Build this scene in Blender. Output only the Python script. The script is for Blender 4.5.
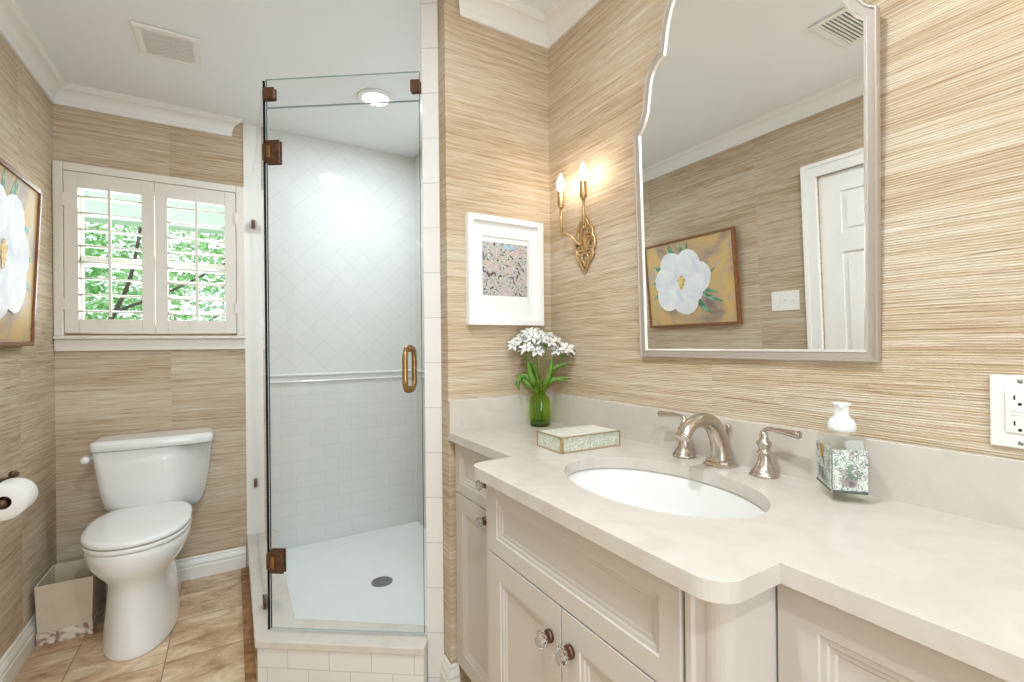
import bpy, bmesh, math, random
from mathutils import Vector, Matrix
R = math.radians
PI = math.pi
for o in list(bpy.data.objects): bpy.data.objects.remove(o, do_unlink=True)
SC = bpy.context.scene
COL = SC.collection

# ------------------------------------------------------------------ camera, world, lights, exposure
F_PX = 468.03
YAW, PITCH, ROLL, CY = 0.537268703, 0.00101266946, -0.0103130692, 344.0
fw = Vector((math.sin(YAW)*math.cos(PITCH), math.cos(YAW)*math.cos(PITCH), math.sin(PITCH)))
rt = Vector((math.cos(YAW), -math.sin(YAW), 0)); up = rt.cross(fw)
rt2 = rt*math.cos(ROLL) + up*math.sin(ROLL); up2 = rt2.cross(fw)
cam = bpy.data.cameras.new('camera'); camo = bpy.data.objects.new('camera', cam); COL.objects.link(camo)
cam.sensor_width = 36; cam.lens = F_PX/1024*36; cam.shift_y = (CY-341)/1024; cam.clip_start = 0.02
m = Matrix.Identity(4)
for i in range(3):
    m[i][0] = rt2[i]; m[i][1] = up2[i]; m[i][2] = -fw[i]
m.translation = (0, 0, 1.19); camo.matrix_world = m
SC.camera = camo
SC.view_settings.view_transform = 'Standard'; SC.view_settings.look = 'None'
SC.view_settings.gamma = 1; SC.view_settings.use_curve_mapping = False
SC.view_settings.exposure = 0.14

W = bpy.data.worlds.new('sky'); SC.world = W; W.use_nodes = True
W.node_tree.nodes['Background'].inputs[0].default_value = (0.90, 0.97, 1.0, 1)
W.node_tree.nodes['Background'].inputs[1].default_value = 1.6

ZC = 2.408; XL = -0.707; XR = 1.052; YB = 2.932; YE = 1.471; YR = -1.30; ZT = 0.897; XSR = 1.022

def area(name, loc, rot, size, power, color=(1, 1, 1), size_y=None, disk=False, spread=None):
    l = bpy.data.lights.new(name, 'AREA'); l.energy = power; l.color = color; l.size = size
    if disk: l.shape = 'DISK'
    if size_y: l.shape = 'RECTANGLE'; l.size_y = size_y
    if spread: l.spread = spread
    o = bpy.data.objects.new(name, l); COL.objects.link(o); o.location = loc; o.rotation_euler = rot
    return o
area('daylight', (-0.33, 3.45, 1.75), (R(-90), 0, 0), 0.9, 22, (0.88, 0.97, 1.0), 0.9)           # sky light at the window
area('hall_fill', (-0.02, -1.75, 1.35), (R(90), 0, 0), 1.1, 39, (0.76, 0.885, 1.0), 1.9)   # added fill panel beyond the rear doorway, behind the camera
DOWNLIGHTS = [(0.612, 2.312, 10), (0.12, 0.50, 15), (-0.10, -0.50, 16)]  # first is the shower can; the other two are unseen, added as fill

# ------------------------------------------------------------------ materials
def mat(name):
    m = bpy.data.materials.new(name); m.use_nodes = True
    nt = m.node_tree; b = nt.nodes['Principled BSDF']
    return m, nt, b
def srgb(r, g, b):
    f = lambda c: ((c/255+0.055)/1.055)**2.4 if c > 10 else c/255/12.92
    return (f(r), f(g), f(b), 1)
def plain(name, col, rough=0.5, metal=0, spec=0.5, bump=0, bscale=200, var=0.0, vscale=6, coat=0):
    m, nt, b = mat(name); N = nt.nodes; L = nt.links
    b.inputs['Base Color'].default_value = col; b.inputs['Roughness'].default_value = rough
    b.inputs['Metallic'].default_value = metal; b.inputs['Specular IOR Level'].default_value = spec
    b.inputs['Coat Weight'].default_value = coat; b.inputs['Coat Roughness'].default_value = 0.05
    tc = N.new('ShaderNodeTexCoord')
    if var:
        n = N.new('ShaderNodeTexNoise'); n.inputs['Scale'].default_value = vscale; n.inputs['Detail'].default_value = 6
        L.new(tc.outputs['Object'], n.inputs['Vector'])
        r = N.new('ShaderNodeValToRGB'); r.color_ramp.elements[0].position = 0.3; r.color_ramp.elements[1].position = 0.7
        r.color_ramp.elements[0].color = tuple(c*(1-var) for c in col[:3])+(1,)
        r.color_ramp.elements[1].color = tuple(min(1, c*(1+var)) for c in col[:3])+(1,)
        L.new(n.outputs[0], r.inputs[0]); L.new(r.outputs[0], b.inputs['Base Color'])
    if bump:
        n = N.new('ShaderNodeTexNoise'); n.inputs['Scale'].default_value = bscale
        L.new(tc.outputs['Object'], n.inputs['Vector'])
        bp = N.new('ShaderNodeBump'); bp.inputs['Strength'].default_value = bump; bp.inputs['Distance'].default_value = 0.002
        L.new(n.outputs[0], bp.inputs['Height']); L.new(bp.outputs[0], b.inputs['Normal'])
    return m

def math_node(nt, op, a, b=None, c=None):
    n = nt.nodes.new('ShaderNodeMath'); n.operation = op
    for i, v in enumerate((a, b, c)):
        if v is None: continue
        if isinstance(v, (int, float)): n.inputs[i].default_value = v
        else: nt.links.new(v, n.inputs[i])
    return n.outputs[0]
def mix_rgb(nt, fac, a, b, mode='MIX'):
    n = nt.nodes.new('ShaderNodeMix'); n.data_type = 'RGBA'; n.blend_type = mode
    for k, v in ((0, fac), (6, a), (7, b)):
        if isinstance(v, (int, float, tuple)): n.inputs[k].default_value = v
        else: nt.links.new(v, n.inputs[k])
    return n.outputs[2]

def grasscloth():
    m, nt, b = mat('grasscloth'); N = nt.nodes; L = nt.links
    tc = N.new('ShaderNodeTexCoord'); sp = N.new('ShaderNodeSeparateXYZ'); L.new(tc.outputs['Object'], sp.inputs[0])
    u = math_node(nt, 'ADD', sp.outputs[0], sp.outputs[1]); z = sp.outputs[2]
    panel = math_node(nt, 'FLOOR', math_node(nt, 'DIVIDE', math_node(nt, 'ADD', u, 3.22), 0.84))
    def noise(su, sz, detail=3, rough=0.6, off=0):
        c = N.new('ShaderNodeCombineXYZ')
        L.new(math_node(nt, 'MULTIPLY', u, su), c.inputs[0]); L.new(math_node(nt, 'MULTIPLY', z, sz), c.inputs[1])
        L.new(math_node(nt, 'MULTIPLY_ADD', panel, 7.31, off), c.inputs[2])
        n = N.new('ShaderNodeTexNoise'); n.inputs['Scale'].default_value = 1; n.inputs['Detail'].default_value = detail
        n.inputs['Roughness'].default_value = rough; L.new(c.outputs[0], n.inputs['Vector']); return n.outputs[0]
    a = noise(2.2, 95, 4, 0.7); c1 = noise(9, 330, 2, 0.6, 3); d = noise(8, 200, 2, 0.5, 9); big = noise(0.8, 5.0, 4, 0.65, 20)
    wob = math_node(nt, 'MULTIPLY', noise(3.0, 6, 2, 0.5, 31), 0.012)
    th_ = math_node(nt, 'SINE', math_node(nt, 'MULTIPLY', math_node(nt, 'ADD', z, wob), 2*PI/0.0046))
    r = N.new('ShaderNodeValToRGB'); e = r.color_ramp.elements
    e[0].position = 0.37; e[0].color = srgb(168, 138, 104); e[1].position = 0.63; e[1].color = srgb(222, 211, 192)
    k = e.new(0.5); k.color = srgb(202, 181, 153)
    s = math_node(nt, 'ADD', math_node(nt, 'MULTIPLY', a, 0.40), math_node(nt, 'MULTIPLY', c1, 0.32))
    s = math_node(nt, 'ADD', s, math_node(nt, 'MULTIPLY', big, 0.28))
    s = math_node(nt, 'ADD', s, math_node(nt, 'MULTIPLY', th_, 0.018))
    L.new(s, r.inputs[0])
    dark = N.new('ShaderNodeMapRange'); dark.inputs['From Min'].default_value = 0.66; dark.inputs['From Max'].default_value = 0.76
    dark.inputs['To Max'].default_value = 0.6
    L.new(d, dark.inputs['Value'])
    col = mix_rgb(nt, dark.outputs[0], r.outputs[0], srgb(120, 94, 70))
    wn = N.new('ShaderNodeTexWhiteNoise'); wn.noise_dimensions = '1D'; L.new(panel, wn.inputs['W'])
    pv = math_node(nt, 'MULTIPLY_ADD', wn.outputs['Value'], 0.10, 0.94)
    hs = N.new('ShaderNodeHueSaturation'); L.new(col, hs.inputs['Color']); L.new(pv, hs.inputs['Value'])
    L.new(hs.outputs[0], b.inputs['Base Color'])
    b.inputs['Roughness'].default_value = 0.75; b.inputs['Specular IOR Level'].default_value = 0.15
    h = noise(2.0, 170, 2, 0.5, 5)
    bp = N.new('ShaderNodeBump'); bp.inputs['Strength'].default_value = 0.8; bp.inputs['Distance'].default_value = 0.005
    L.new(math_node(nt, 'ADD', math_node(nt, 'MULTIPLY', h, 0.5), math_node(nt, 'ADD', math_node(nt, 'MULTIPLY', th_, 0.10), math_node(nt, 'MULTIPLY', c1, 0.5))), bp.inputs['Height']); L.new(bp.outputs[0], b.inputs['Normal'])
    return m

def tile_mat(name, horiz, rail_z, lower=(0.152, 0.076), diag=0.108, base=srgb(222, 221, 217), grout=srgb(210, 208, 204), offset=0.5, up_diag=True, zoff=0.0):
    """glazed tile; horiz: 'X','Y' or (ux,uy) direction of the wall; diagonal above rail_z"""
    m, nt, b = mat(name); N = nt.nodes; L = nt.links
    tc = N.new('ShaderNodeTexCoord'); sp = N.new('ShaderNodeSeparateXYZ'); L.new(tc.outputs['Object'], sp.inputs[0])
    ux, uy = {'X': (1, 0), 'Y': (0, 1)}.get(horiz, horiz) if isinstance(horiz, str) else horiz
    u = math_node(nt, 'ADD', math_node(nt, 'MULTIPLY', sp.outputs[0], ux), math_node(nt, 'MULTIPLY', sp.outputs[1], uy))
    z = math_node(nt, 'SUBTRACT', sp.outputs[2], zoff)
    def brick(uu, zz, w, h, off):
        c = N.new('ShaderNodeCombineXYZ'); L.new(uu, c.inputs[0]); L.new(zz, c.inputs[1])
        t = N.new('ShaderNodeTexBrick'); t.offset = off; t.inputs['Scale'].default_value = 1
        t.inputs['Brick Width'].default_value = w; t.inputs['Row Height'].default_value = h
        t.inputs['Mortar Size'].default_value = 0.0016; t.inputs['Mortar Smooth'].default_value = 0.3
        t.inputs['Color1'].default_value = base; t.inputs['Color2'].default_value = tuple(c*0.975 for c in base[:3])+(1,)
        t.inputs['Mortar'].default_value = grout; L.new(c.outputs[0], t.inputs['Vector']); return t
    t1 = brick(u, z, lower[0], lower[1], offset)
    if up_diag:
        a = math_node(nt, 'MULTIPLY', math_node(nt, 'ADD', u, z), 0.70711); c = math_node(nt, 'MULTIPLY', math_node(nt, 'SUBTRACT', z, u), 0.70711)
        t2 = brick(a, c, diag, diag, 0.0)
        f = math_node(nt, 'GREATER_THAN', z, rail_z)
        col = mix_rgb(nt, f, t1.outputs[0], t2.outputs[0])
        fac = math_node(nt, 'ADD', math_node(nt, 'MULTIPLY', t1.outputs['Fac'], math_node(nt, 'SUBTRACT', 1.0, f)), math_node(nt, 'MULTIPLY', t2.outputs['Fac'], f))
    else:
        col = t1.outputs[0]; fac = t1.outputs['Fac']
    L.new(col, b.inputs['Base Color']); b.inputs['Roughness'].default_value = 0.07
    bp = N.new('ShaderNodeBump'); bp.invert = True; bp.inputs['Strength'].default_value = 0.5; bp.inputs['Distance'].default_value = 0.0012
    L.new(fac, bp.inputs['Height']); L.new(bp.outputs[0], b.inputs['Normal'])
    return m

def travertine():
    m, nt, b = mat('travertine'); N = nt.nodes; L = nt.links
    tc = N.new('ShaderNodeTexCoord'); mp = N.new('ShaderNodeMapping'); L.new(tc.outputs['Object'], mp.inputs[0])
    mp.inputs['Location'].default_value = (0.232+0.305*4, -2.2+0.305*14, 0)
    t = N.new('ShaderNodeTexBrick'); t.offset = 0; t.inputs['Scale'].default_value = 1; t.inputs['Brick Width'].default_value = 0.305
    t.inputs['Row Height'].default_value = 0.305; t.inputs['Mortar Size'].default_value = 0.0022; t.inputs['Bias'].default_value = 0
    t.inputs['Color1'].default_value = (0, 0, 0, 1); t.inputs['Color2'].default_value = (1, 1, 1, 1); t.inputs['Mortar'].default_value = (0.5, 0.5, 0.5, 1)
    L.new(mp.outputs[0], t.inputs['Vector'])
    # per tile offset for the veins
    mp2 = N.new('ShaderNodeMapping'); L.new(tc.outputs['Object'], mp2.inputs[0])
    mp2.inputs['Rotation'].default_value = (0, 0, R(-34)); mp2.inputs['Scale'].default_value = (4.5, 9, 1)
    ad = N.new('ShaderNodeVectorMath'); ad.operation = 'MULTIPLY_ADD'; L.new(t.outputs[0], ad.inputs[0])
    ad.inputs[1].default_value = (4, 9, 3); L.new(mp2.outputs[0], ad.inputs[2])
    n = N.new('ShaderNodeTexNoise'); n.inputs['Scale'].default_value = 1; n.inputs['Detail'].default_value = 8; n.inputs['Roughness'].default_value = 0.68
    n.inputs['Distortion'].default_value = 0.9; L.new(ad.outputs[0], n.inputs['Vector'])
    r = N.new('ShaderNodeValToRGB'); e = r.color_ramp.elements
    e[0].position = 0.36; e[0].color = srgb(136, 96, 64); e[1].position = 0.65; e[1].color = srgb(238, 220, 192)
    for p, c in ((0.43, srgb(188, 150, 114)), (0.54, srgb(214, 184, 148))): k = e.new(p); k.color = c
    L.new(n.outputs[0], r.inputs[0])
    tint = mix_rgb(nt, math_node(nt, 'MULTIPLY', t.outputs[0], 0.35), r.outputs[0], srgb(226, 206, 172))
    col = mix_rgb(nt, t.outputs['Fac'], tint, srgb(150, 122, 92))
    L.new(col, b.inputs['Base Color']); b.inputs['Roughness'].default_value = 0.33
    return m

def clear_glass(name, tint=(0.975, 0.984, 0.981, 1), rough=0.0, ior=1.5):
    m, nt, b = mat(name); N = nt.nodes; L = nt.links; N.remove(b)
    out = [x for x in N if x.type == 'OUTPUT_MATERIAL'][0]
    t = N.new('ShaderNodeBsdfTransparent'); t.inputs[0].default_value = tint
    g = N.new('ShaderNodeBsdfGlossy'); g.inputs['Roughness'].default_value = rough; g.inputs[0].default_value = (1, 1, 1, 1)
    f = N.new('ShaderNodeFresnel'); f.inputs[0].default_value = ior
    geo = N.new('ShaderNodeNewGeometry')
    # same reflectance seen from either side of the pane's skin
    f2 = math_node(nt, 'MULTIPLY', f.outputs[0], math_node(nt, 'SUBTRACT', 1.0, geo.outputs['Backfacing']))
    x = N.new('ShaderNodeMixShader'); L.new(f2, x.inputs[0]); L.new(t.outputs[0], x.inputs[1]); L.new(g.outputs[0], x.inputs[2])
    L.new(x.outputs[0], out.inputs[0]); return m

def emit(name, col, s):
    m, nt, b = mat(name); b.inputs['Base Color'].default_value = (0.8, 0.8, 0.8, 1)
    b.inputs['Emission Color'].default_value = col; b.inputs['Emission Strength'].default_value = s; return m

def quartz():
    m, nt, b = mat('quartz'); N = nt.nodes; L = nt.links
    tc = N.new('ShaderNodeTexCoord')
    n = N.new('ShaderNodeTexNoise'); n.inputs['Scale'].default_value = 9; n.inputs['Detail'].default_value = 8; n.inputs['Distortion'].default_value = 1.5
    L.new(tc.outputs['Object'], n.inputs['Vector'])
    r = N.new('ShaderNodeValToRGB'); e = r.color_ramp.elements
    e[0].position = 0.35; e[0].color = srgb(204, 195, 183); e[1].position = 0.6; e[1].color = srgb(210, 202, 192)
    L.new(n.outputs[0], r.inputs[0])
    v = N.new('ShaderNodeTexNoise'); v.inputs['Scale'].default_value = 320; v.inputs['Detail'].default_value = 2; L.new(tc.outputs['Object'], v.inputs['Vector'])
    mr = N.new('ShaderNodeMapRange'); mr.inputs['From Min'].default_value = 0.6; mr.inputs['From Max'].default_value = 0.75; mr.inputs['To Max'].default_value = 0.12
    L.new(v.outputs[0], mr.inputs['Value'])
    col = mix_rgb(nt, mr.outputs[0], r.outputs[0], srgb(176, 160, 140))
    L.new(col, b.inputs['Base Color']); b.inputs['Roughness'].default_value = 0.22
    return m

M = {}
M['wallpaper'] = grasscloth()
M['ceiling'] = plain('ceiling_paint', srgb(240, 241, 240), 0.8, bump=0.05, bscale=300)
M['trim'] = plain('trim_paint', srgb(238, 235, 228), 0.35)
M['shutter'] = plain('shutter_paint', srgb(228, 220, 208), 0.4)
M['cab'] = plain('cabinet_paint', srgb(203, 195, 185), 0.4)
M['quartz'] = quartz()
M['porcelain'] = plain('porcelain', srgb(238, 237, 233), 0.08, coat=0.4)
M['seat'] = plain('seat_plastic', srgb(240, 239, 235), 0.15)
M['floor'] = travertine()
M['glass'] = clear_glass('shower_glass')
M['glass_edge'] = plain('glass_edge', srgb(26, 32, 31), 0.6, spec=0.1)
M['glass_edge2'] = plain('glass_edge_pale', srgb(150, 168, 166), 0.5)
M['winglass'] = clear_glass('window_glass', (0.98, 0.99, 0.99, 1))
M['tile_back'] = tile_mat('tile_back', 'X', 1.0)
M['tile_side'] = tile_mat('tile_side', 'Y', 1.0)
M['tile_pier'] = tile_mat('tile_pier', (0.8145, -0.58), 99, lower=(2.0, 0.157), offset=0, up_diag=False, zoff=0.030, base=srgb(230, 226, 220), grout=srgb(196, 192, 186))
M['tile_curb'] = tile_mat('tile_curb', (0.8145, -0.58), 99, lower=(0.150, 0.072), offset=0.5, up_diag=False, base=srgb(228, 224, 216), grout=srgb(200, 196, 188))
M['pan'] = plain('shower_pan', srgb(236, 236, 234), 0.3)
M['stone'] = plain('curb_stone', srgb(212, 204, 192), 0.3, var=0.06, vscale=14)
M['bronze'] = plain('oil_bronze', srgb(112, 84, 66), 0.32, 0.85, var=0.3, vscale=60)
M['brass'] = plain('antique_brass', srgb(168, 130, 84), 0.25, 0.95, var=0.25, vscale=50)
M['gold'] = plain('aged_gold', srgb(202, 172, 128), 0.35, 0.9, var=0.15, vscale=60)
M['nickel'] = plain('brushed_nickel', srgb(200, 188, 176), 0.26, 1.0)
M['chrome'] = plain('drain_steel', srgb(150, 152, 154), 0.3, 0.8)
M['dark'] = plain('dark_gap', srgb(40, 38, 36), 0.8)
M['champagne'] = plain('champagne_leaf', srgb(184, 172, 160), 0.45, 0.4)
M['silver'] = plain('silver_lip', srgb(226, 220, 212), 0.3, 0.5)
M['mirror'] = plain('mirror_silver', (0.90, 0.91, 0.90, 1), 0.0, 1.0)
M['wframe'] = plain('white_frame', srgb(244, 243, 240), 0.35)
M['mat'] = plain('mount_board', srgb(240, 239, 236), 0.8)
M['wood'] = plain('walnut_frame', srgb(132, 84, 46), 0.4, var=0.25, vscale=30)
M['plastic'] = plain('switch_plastic', srgb(238, 235, 229), 0.3)
M['petal'] = plain('white_petal', srgb(246, 244, 238), 0.6)
M['stem'] = plain('stem_green', srgb(112, 148, 44), 0.5, var=0.2, vscale=80)
M['leaf'] = plain('leaf_green', srgb(96, 140, 44), 0.45, var=0.3, vscale=60)
M['vase'] = clear_glass('green_glass', (0.78, 0.88, 0.42, 1), 0.02)
M['vase_rim'] = clear_glass('olive_glass', (0.86, 0.86, 0.42, 1), 0.02)
M['vase_base'] = clear_glass('bottle_green_glass', (0.42, 0.66, 0.30, 1), 0.02)
M['clear'] = clear_glass('clear_plastic', (0.97, 0.98, 0.965, 1), 0.05)
M['crystal'], _nt, _b = mat('crystal'); _b.inputs['Transmission Weight'].default_value = 1.0; _b.inputs['Roughness'].default_value = 0.0; _b.inputs['IOR'].default_value = 1.5
M['pump'] = plain('pump_plastic', srgb(244, 246, 246), 0.3)
M['liquid'] = clear_glass('pale_soap', (0.965, 0.975, 0.93, 1), 0.1)
M['paper'] = plain('tissue', srgb(246, 242, 236), 0.9, bump=0.3, bscale=120)
M['card'] = plain('tube_card', srgb(110, 84, 62), 0.8)
M['bin'] = plain('bin_cream', srgb(208, 192, 166), 0.5, var=0.04, vscale=20)
M['bulb'] = emit('lit_bulb', (1.0, 0.90, 0.79, 1), 34)
M['lens'] = emit('lit_lens', (1.0, 0.97, 0.92, 1), 9)
M['hall'] = plain('hall_paint', srgb(228, 224, 214), 0.7)
M['orange'] = plain('label_orange', srgb(232, 168, 44), 0.5)
M['purple'] = plain('label_plum', srgb(172, 150, 158), 0.5)
M['sage'] = plain('label_sage', srgb(112, 134, 114), 0.5)

M['labeld'] = plain('label_band', srgb(84, 92, 84), 0.5)

def ramp_mat(name, stops, scale, detail=5, dist=2.0, rough=0.6, voronoi=False, metal=0, mapscale=(1, 1, 1)):
    m, nt, b = mat(name); N = nt.nodes; L = nt.links
    tc = N.new('ShaderNodeTexCoord'); mp = N.new('ShaderNodeMapping'); mp.inputs['Scale'].default_value = mapscale
    L.new(tc.outputs['Object'], mp.inputs[0])
    n = N.new('ShaderNodeTexNoise'); n.inputs['Scale'].default_value = scale; n.inputs['Detail'].default_value = detail; n.inputs['Distortion'].default_value = dist
    L.new(mp.outputs[0], n.inputs['Vector']); src = n.outputs[0]
    r = N.new('ShaderNodeValToRGB'); e = r.color_ramp.elements
    e[0].position, e[0].color = stops[0]; e[1].position, e[1].color = stops[-1]
    for p, c in stops[1:-1]: k = e.new(p); k.color = c
    L.new(src, r.inputs[0]); L.new(r.outputs[0], b.inputs['Base Color']); b.inputs['Roughness'].default_value = rough
    b.inputs['Metallic'].default_value = metal
    if 'paint' in name: b.inputs['Specular IOR Level'].default_value = 0.3; b.inputs['Coat Weight'].default_value = 0.1; b.inputs['Coat Roughness'].default_value = 0.3
    return m
M['canvas'] = ramp_mat('painted_canvas', [(0.34, srgb(140, 120, 108)), (0.44, srgb(176, 150, 124)), (0.51, srgb(200, 168, 120)), (0.57, srgb(214, 174, 104)), (0.66, srgb(186, 166, 148))], 3.2, 5, 1.2)
M['paint_white'] = ramp_mat('paint_white', [(0.35, srgb(214, 214, 222)), (0.5, srgb(230, 228, 230)), (0.65, srgb(240, 238, 234))], 7, 3, 1.0)
M['paint_green'] = ramp_mat('paint_green', [(0.35, srgb(60, 118, 92)), (0.5, srgb(96, 150, 116)), (0.65, srgb(150, 190, 160))], 20, 4, 1)
M['paint_yellow'] = ramp_mat('paint_yellow', [(0.4, srgb(206, 150, 60)), (0.6, srgb(236, 206, 130))], 60, 4, 1)
M['art'] = ramp_mat('art_print', [(0.36, srgb(52, 66, 58)), (0.40, srgb(150, 170, 150)), (0.43, srgb(226, 212, 198)), (0.46, srgb(176, 126, 116)), (0.49, srgb(230, 226, 220)), (0.515, srgb(110, 138, 160)), (0.54, srgb(222, 200, 182)), (0.57, srgb(96, 118, 84)), (0.60, srgb(218, 226, 230)), (0.64, srgb(110, 84, 78))], 24, 2, 2.2)
M['marble_blot'] = ramp_mat('marbled_band', [(0.40, srgb(150, 118, 104)), (0.5, srgb(206, 190, 170)), (0.6, srgb(226, 214, 196))], 22, 4, 1.5, 0.4)
M['antique'] = ramp_mat('antique_glass', [(0.35, srgb(178, 184, 162)), (0.5, srgb(206, 212, 196)), (0.65, srgb(232, 232, 216))], 90, 3, 2, 0.25, metal=0.15)
M['boxtop'] = ramp_mat('cream_glass', [(0.35, srgb(214, 218, 204)), (0.6, srgb(242, 240, 226))], 110, 3, 2, 0.25)
M['labelw'] = ramp_mat('label_print', [(0.36, srgb(96, 122, 104)), (0.43, srgb(196, 206, 192)), (0.50, srgb(228, 232, 224)), (0.57, srgb(178, 190, 180)), (0.62, srgb(150, 130, 142))], 170, 2, 1.0, 0.5)
M['bark'] = plain('bark', srgb(74, 62, 54), 0.9, bump=0.5, bscale=40)
def leafmat(name, c):
    m, nt, b = mat(name); b.inputs['Base Color'].default_value = c; b.inputs['Roughness'].default_value = 0.6
    N = nt.nodes; L = nt.links; out = [x for x in N if x.type == 'OUTPUT_MATERIAL'][0]
    t = N.new('ShaderNodeBsdfTranslucent'); t.inputs[0].default_value = c
    x = N.new('ShaderNodeMixShader'); x.inputs[0].default_value = 0.5; L.new(b.outputs[0], x.inputs[1]); L.new(t.outputs[0], x.inputs[2]); L.new(x.outputs[0], out.inputs[0])
    return m
M['tree_leaf'] = leafmat('tree_leaf', srgb(168, 216, 148))
M['tree_leaf2'] = leafmat('tree_leaf_dark', srgb(112, 172, 100))
M['eave'] = plain('eave_paint', srgb(206, 222, 218), 0.7)
M['lawn'] = plain('lawn', srgb(130, 170, 100), 0.9, var=0.3, vscale=3)

# ------------------------------------------------------------------ mesh helpers
def B(): return bmesh.new()
def box(bm, x0, x1, y0, y1, z0, z1, mi=0, M4=None):
    v = [bm.verts.new(p) for p in ((x0,y0,z0),(x1,y0,z0),(x1,y1,z0),(x0,y1,z0),(x0,y0,z1),(x1,y0,z1),(x1,y1,z1),(x0,y1,z1))]
    if M4 is not None:
        for q in v: q.co = M4 @ q.co
    fs = []
    for f in ((0,3,2,1),(4,5,6,7),(0,1,5,4),(1,2,6,5),(2,3,7,6),(3,0,4,7)):
        F = bm.faces.new([v[i] for i in f]); F.material_index = mi; fs.append(F)
    return fs
def prism(bm, pts, z0, z1, mi=0, mi_side=None):
    """pts: CCW plan polygon"""
    n = len(pts); a = [bm.verts.new((p[0], p[1], z0)) for p in pts]; b = [bm.verts.new((p[0], p[1], z1)) for p in pts]
    F = bm.faces.new(b); F.material_index = mi; F = bm.faces.new(a[::-1]); F.material_index = mi
    for i in range(n):
        F = bm.faces.new((a[i], a[(i+1) % n], b[(i+1) % n], b[i]))
        F.material_index = mi if mi_side is None else (mi_side[i] if isinstance(mi_side, (list, tuple)) else mi_side)
def rings(bm, rs, mi=0, cap0=True, cap1=True, smooth=True, closed=True):
    """list of vertex-coordinate rings -> skin"""
    V = [[bm.verts.new(p) for p in r] for r in rs]; n = len(V[0])
    for a, b in zip(V[:-1], V[1:]):
        for i in range(n if closed else n-1):
            F = bm.faces.new((a[i], a[(i+1) % n], b[(i+1) % n], b[i])); F.smooth = smooth; F.material_index = mi
    if cap0: F = bm.faces.new(V[0][::-1]); F.material_index = mi
    if cap1: F = bm.faces.new(V[-1]); F.material_index = mi
    return V
def lathe(bm, prof, c=(0, 0, 0), seg=32, axis='Z', mi=0, cap0=True, cap1=True, smooth=True):
    rs = []
    for r, h in prof:
        ring = []
        for i in range(seg):
            a = 2*PI*i/seg; x, y = r*math.cos(a), r*math.sin(a)
            p = {'Z': (x, y, h), 'X': (h, x, y), 'Y': (y, h, x)}[axis]
            ring.append((p[0]+c[0], p[1]+c[1], p[2]+c[2]))
        rs.append(ring)
    return rings(bm, rs, mi, cap0, cap1, smooth)
def tube(bm, pts, rad, seg=12, mi=0, ell=None, ref=None, cap=True):
    """swept tube; rad float or list; ell: list of (ra, rb) half-axes; ref fixed side vector"""
    P = [Vector(p) for p in pts]; n = len(P); rs = []; prev = None
    for i in range(n):
        t = (P[min(i+1, n-1)]-P[max(i-1, 0)]).normalized()
        if ref is not None: s = Vector(ref); s = (s - t*s.dot(t)).normalized()
        else:
            if prev is None: s = t.orthogonal().normalized()
            else: s = (prev - t*prev.dot(t)).normalized()
            prev = s
        w = t.cross(s)
        if ell: ra, rb = ell[i]
        else:
            ra = rb = rad[i] if isinstance(rad, (list, tuple)) else rad
        rs.append([tuple(P[i] + s*ra*math.cos(2*PI*k/seg) + w*rb*math.sin(2*PI*k/seg)) for k in range(seg)])
    return rings(bm, rs, mi, cap, cap)
def bez(p, n=16):
    """Catmull-Rom through points"""
    P = [Vector(q) for q in p]; out = []
    for i in range(len(P)-1):
        a = P[max(i-1, 0)]; b = P[i]; c = P[i+1]; d = P[min(i+2, len(P)-1)]
        for k in range(n):
            t = k/n
            out.append(0.5*((2*b)+(c-a)*t+(2*a-5*b+4*c-d)*t*t+(3*b-a-3*c+d)*t**3))
    out.append(P[-1]); return out
def link(name, bm, mats, parent=None, world=False, bevel=0, seg=2, smooth=False, angle=35, subsurf=0):
    if world and parent is not None:
        inv = MW(parent).inverted(); bmesh.ops.transform(bm, matrix=inv, verts=bm.verts)
    bmesh.ops.recalc_face_normals(bm, faces=bm.faces)
    me = bpy.data.meshes.new(name); bm.to_mesh(me); bm.free()
    if smooth:
        for p in me.polygons: p.use_smooth = True
    for k in (mats if isinstance(mats, (list, tuple)) else [mats]): me.materials.append(k)
    o = bpy.data.objects.new(name, me); COL.objects.link(o)
    if parent is not None: o.parent = parent
    if bevel:
        md = o.modifiers.new('bevel', 'BEVEL'); md.width = bevel; md.segments = seg; md.limit_method = 'ANGLE'; md.angle_limit = R(angle)
    if subsurf:
        md = o.modifiers.new('sub', 'SUBSURF'); md.levels = subsurf; md.render_levels = subsurf
    return o
def MW(o):
    m = Matrix.Translation(o.location) @ o.rotation_euler.to_matrix().to_4x4()
    return (MW(o.parent) @ m) if o.parent else m
def tag(o, label, cat, group=None):
    o['label'] = label; o['category'] = cat
    if group: o['group'] = group
    return o
def thing(name, label, cat, loc=(0, 0, 0), rot=(0, 0, 0), group=None):
    o = bpy.data.objects.new(name, None); COL.objects.link(o); o.location = loc; o.rotation_euler = rot; o.empty_display_size = 0.05
    return tag(o, label, cat, group)
def struct(name, bm, mats, **k):
    o = link(name, bm, mats, **k); o['kind'] = 'structure'; return o
def rebase(o, loc):
    """move a single-mesh thing's origin to its base"""
    o.data.transform(Matrix.Translation(-Vector(loc))); o.location = loc; return o
def copy_tree(o, parent=None):
    c = o.copy(); COL.objects.link(c); c.parent = parent
    for ch in [x for x in bpy.data.objects if x.parent == o]: copy_tree(ch, c)
    return c

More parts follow.
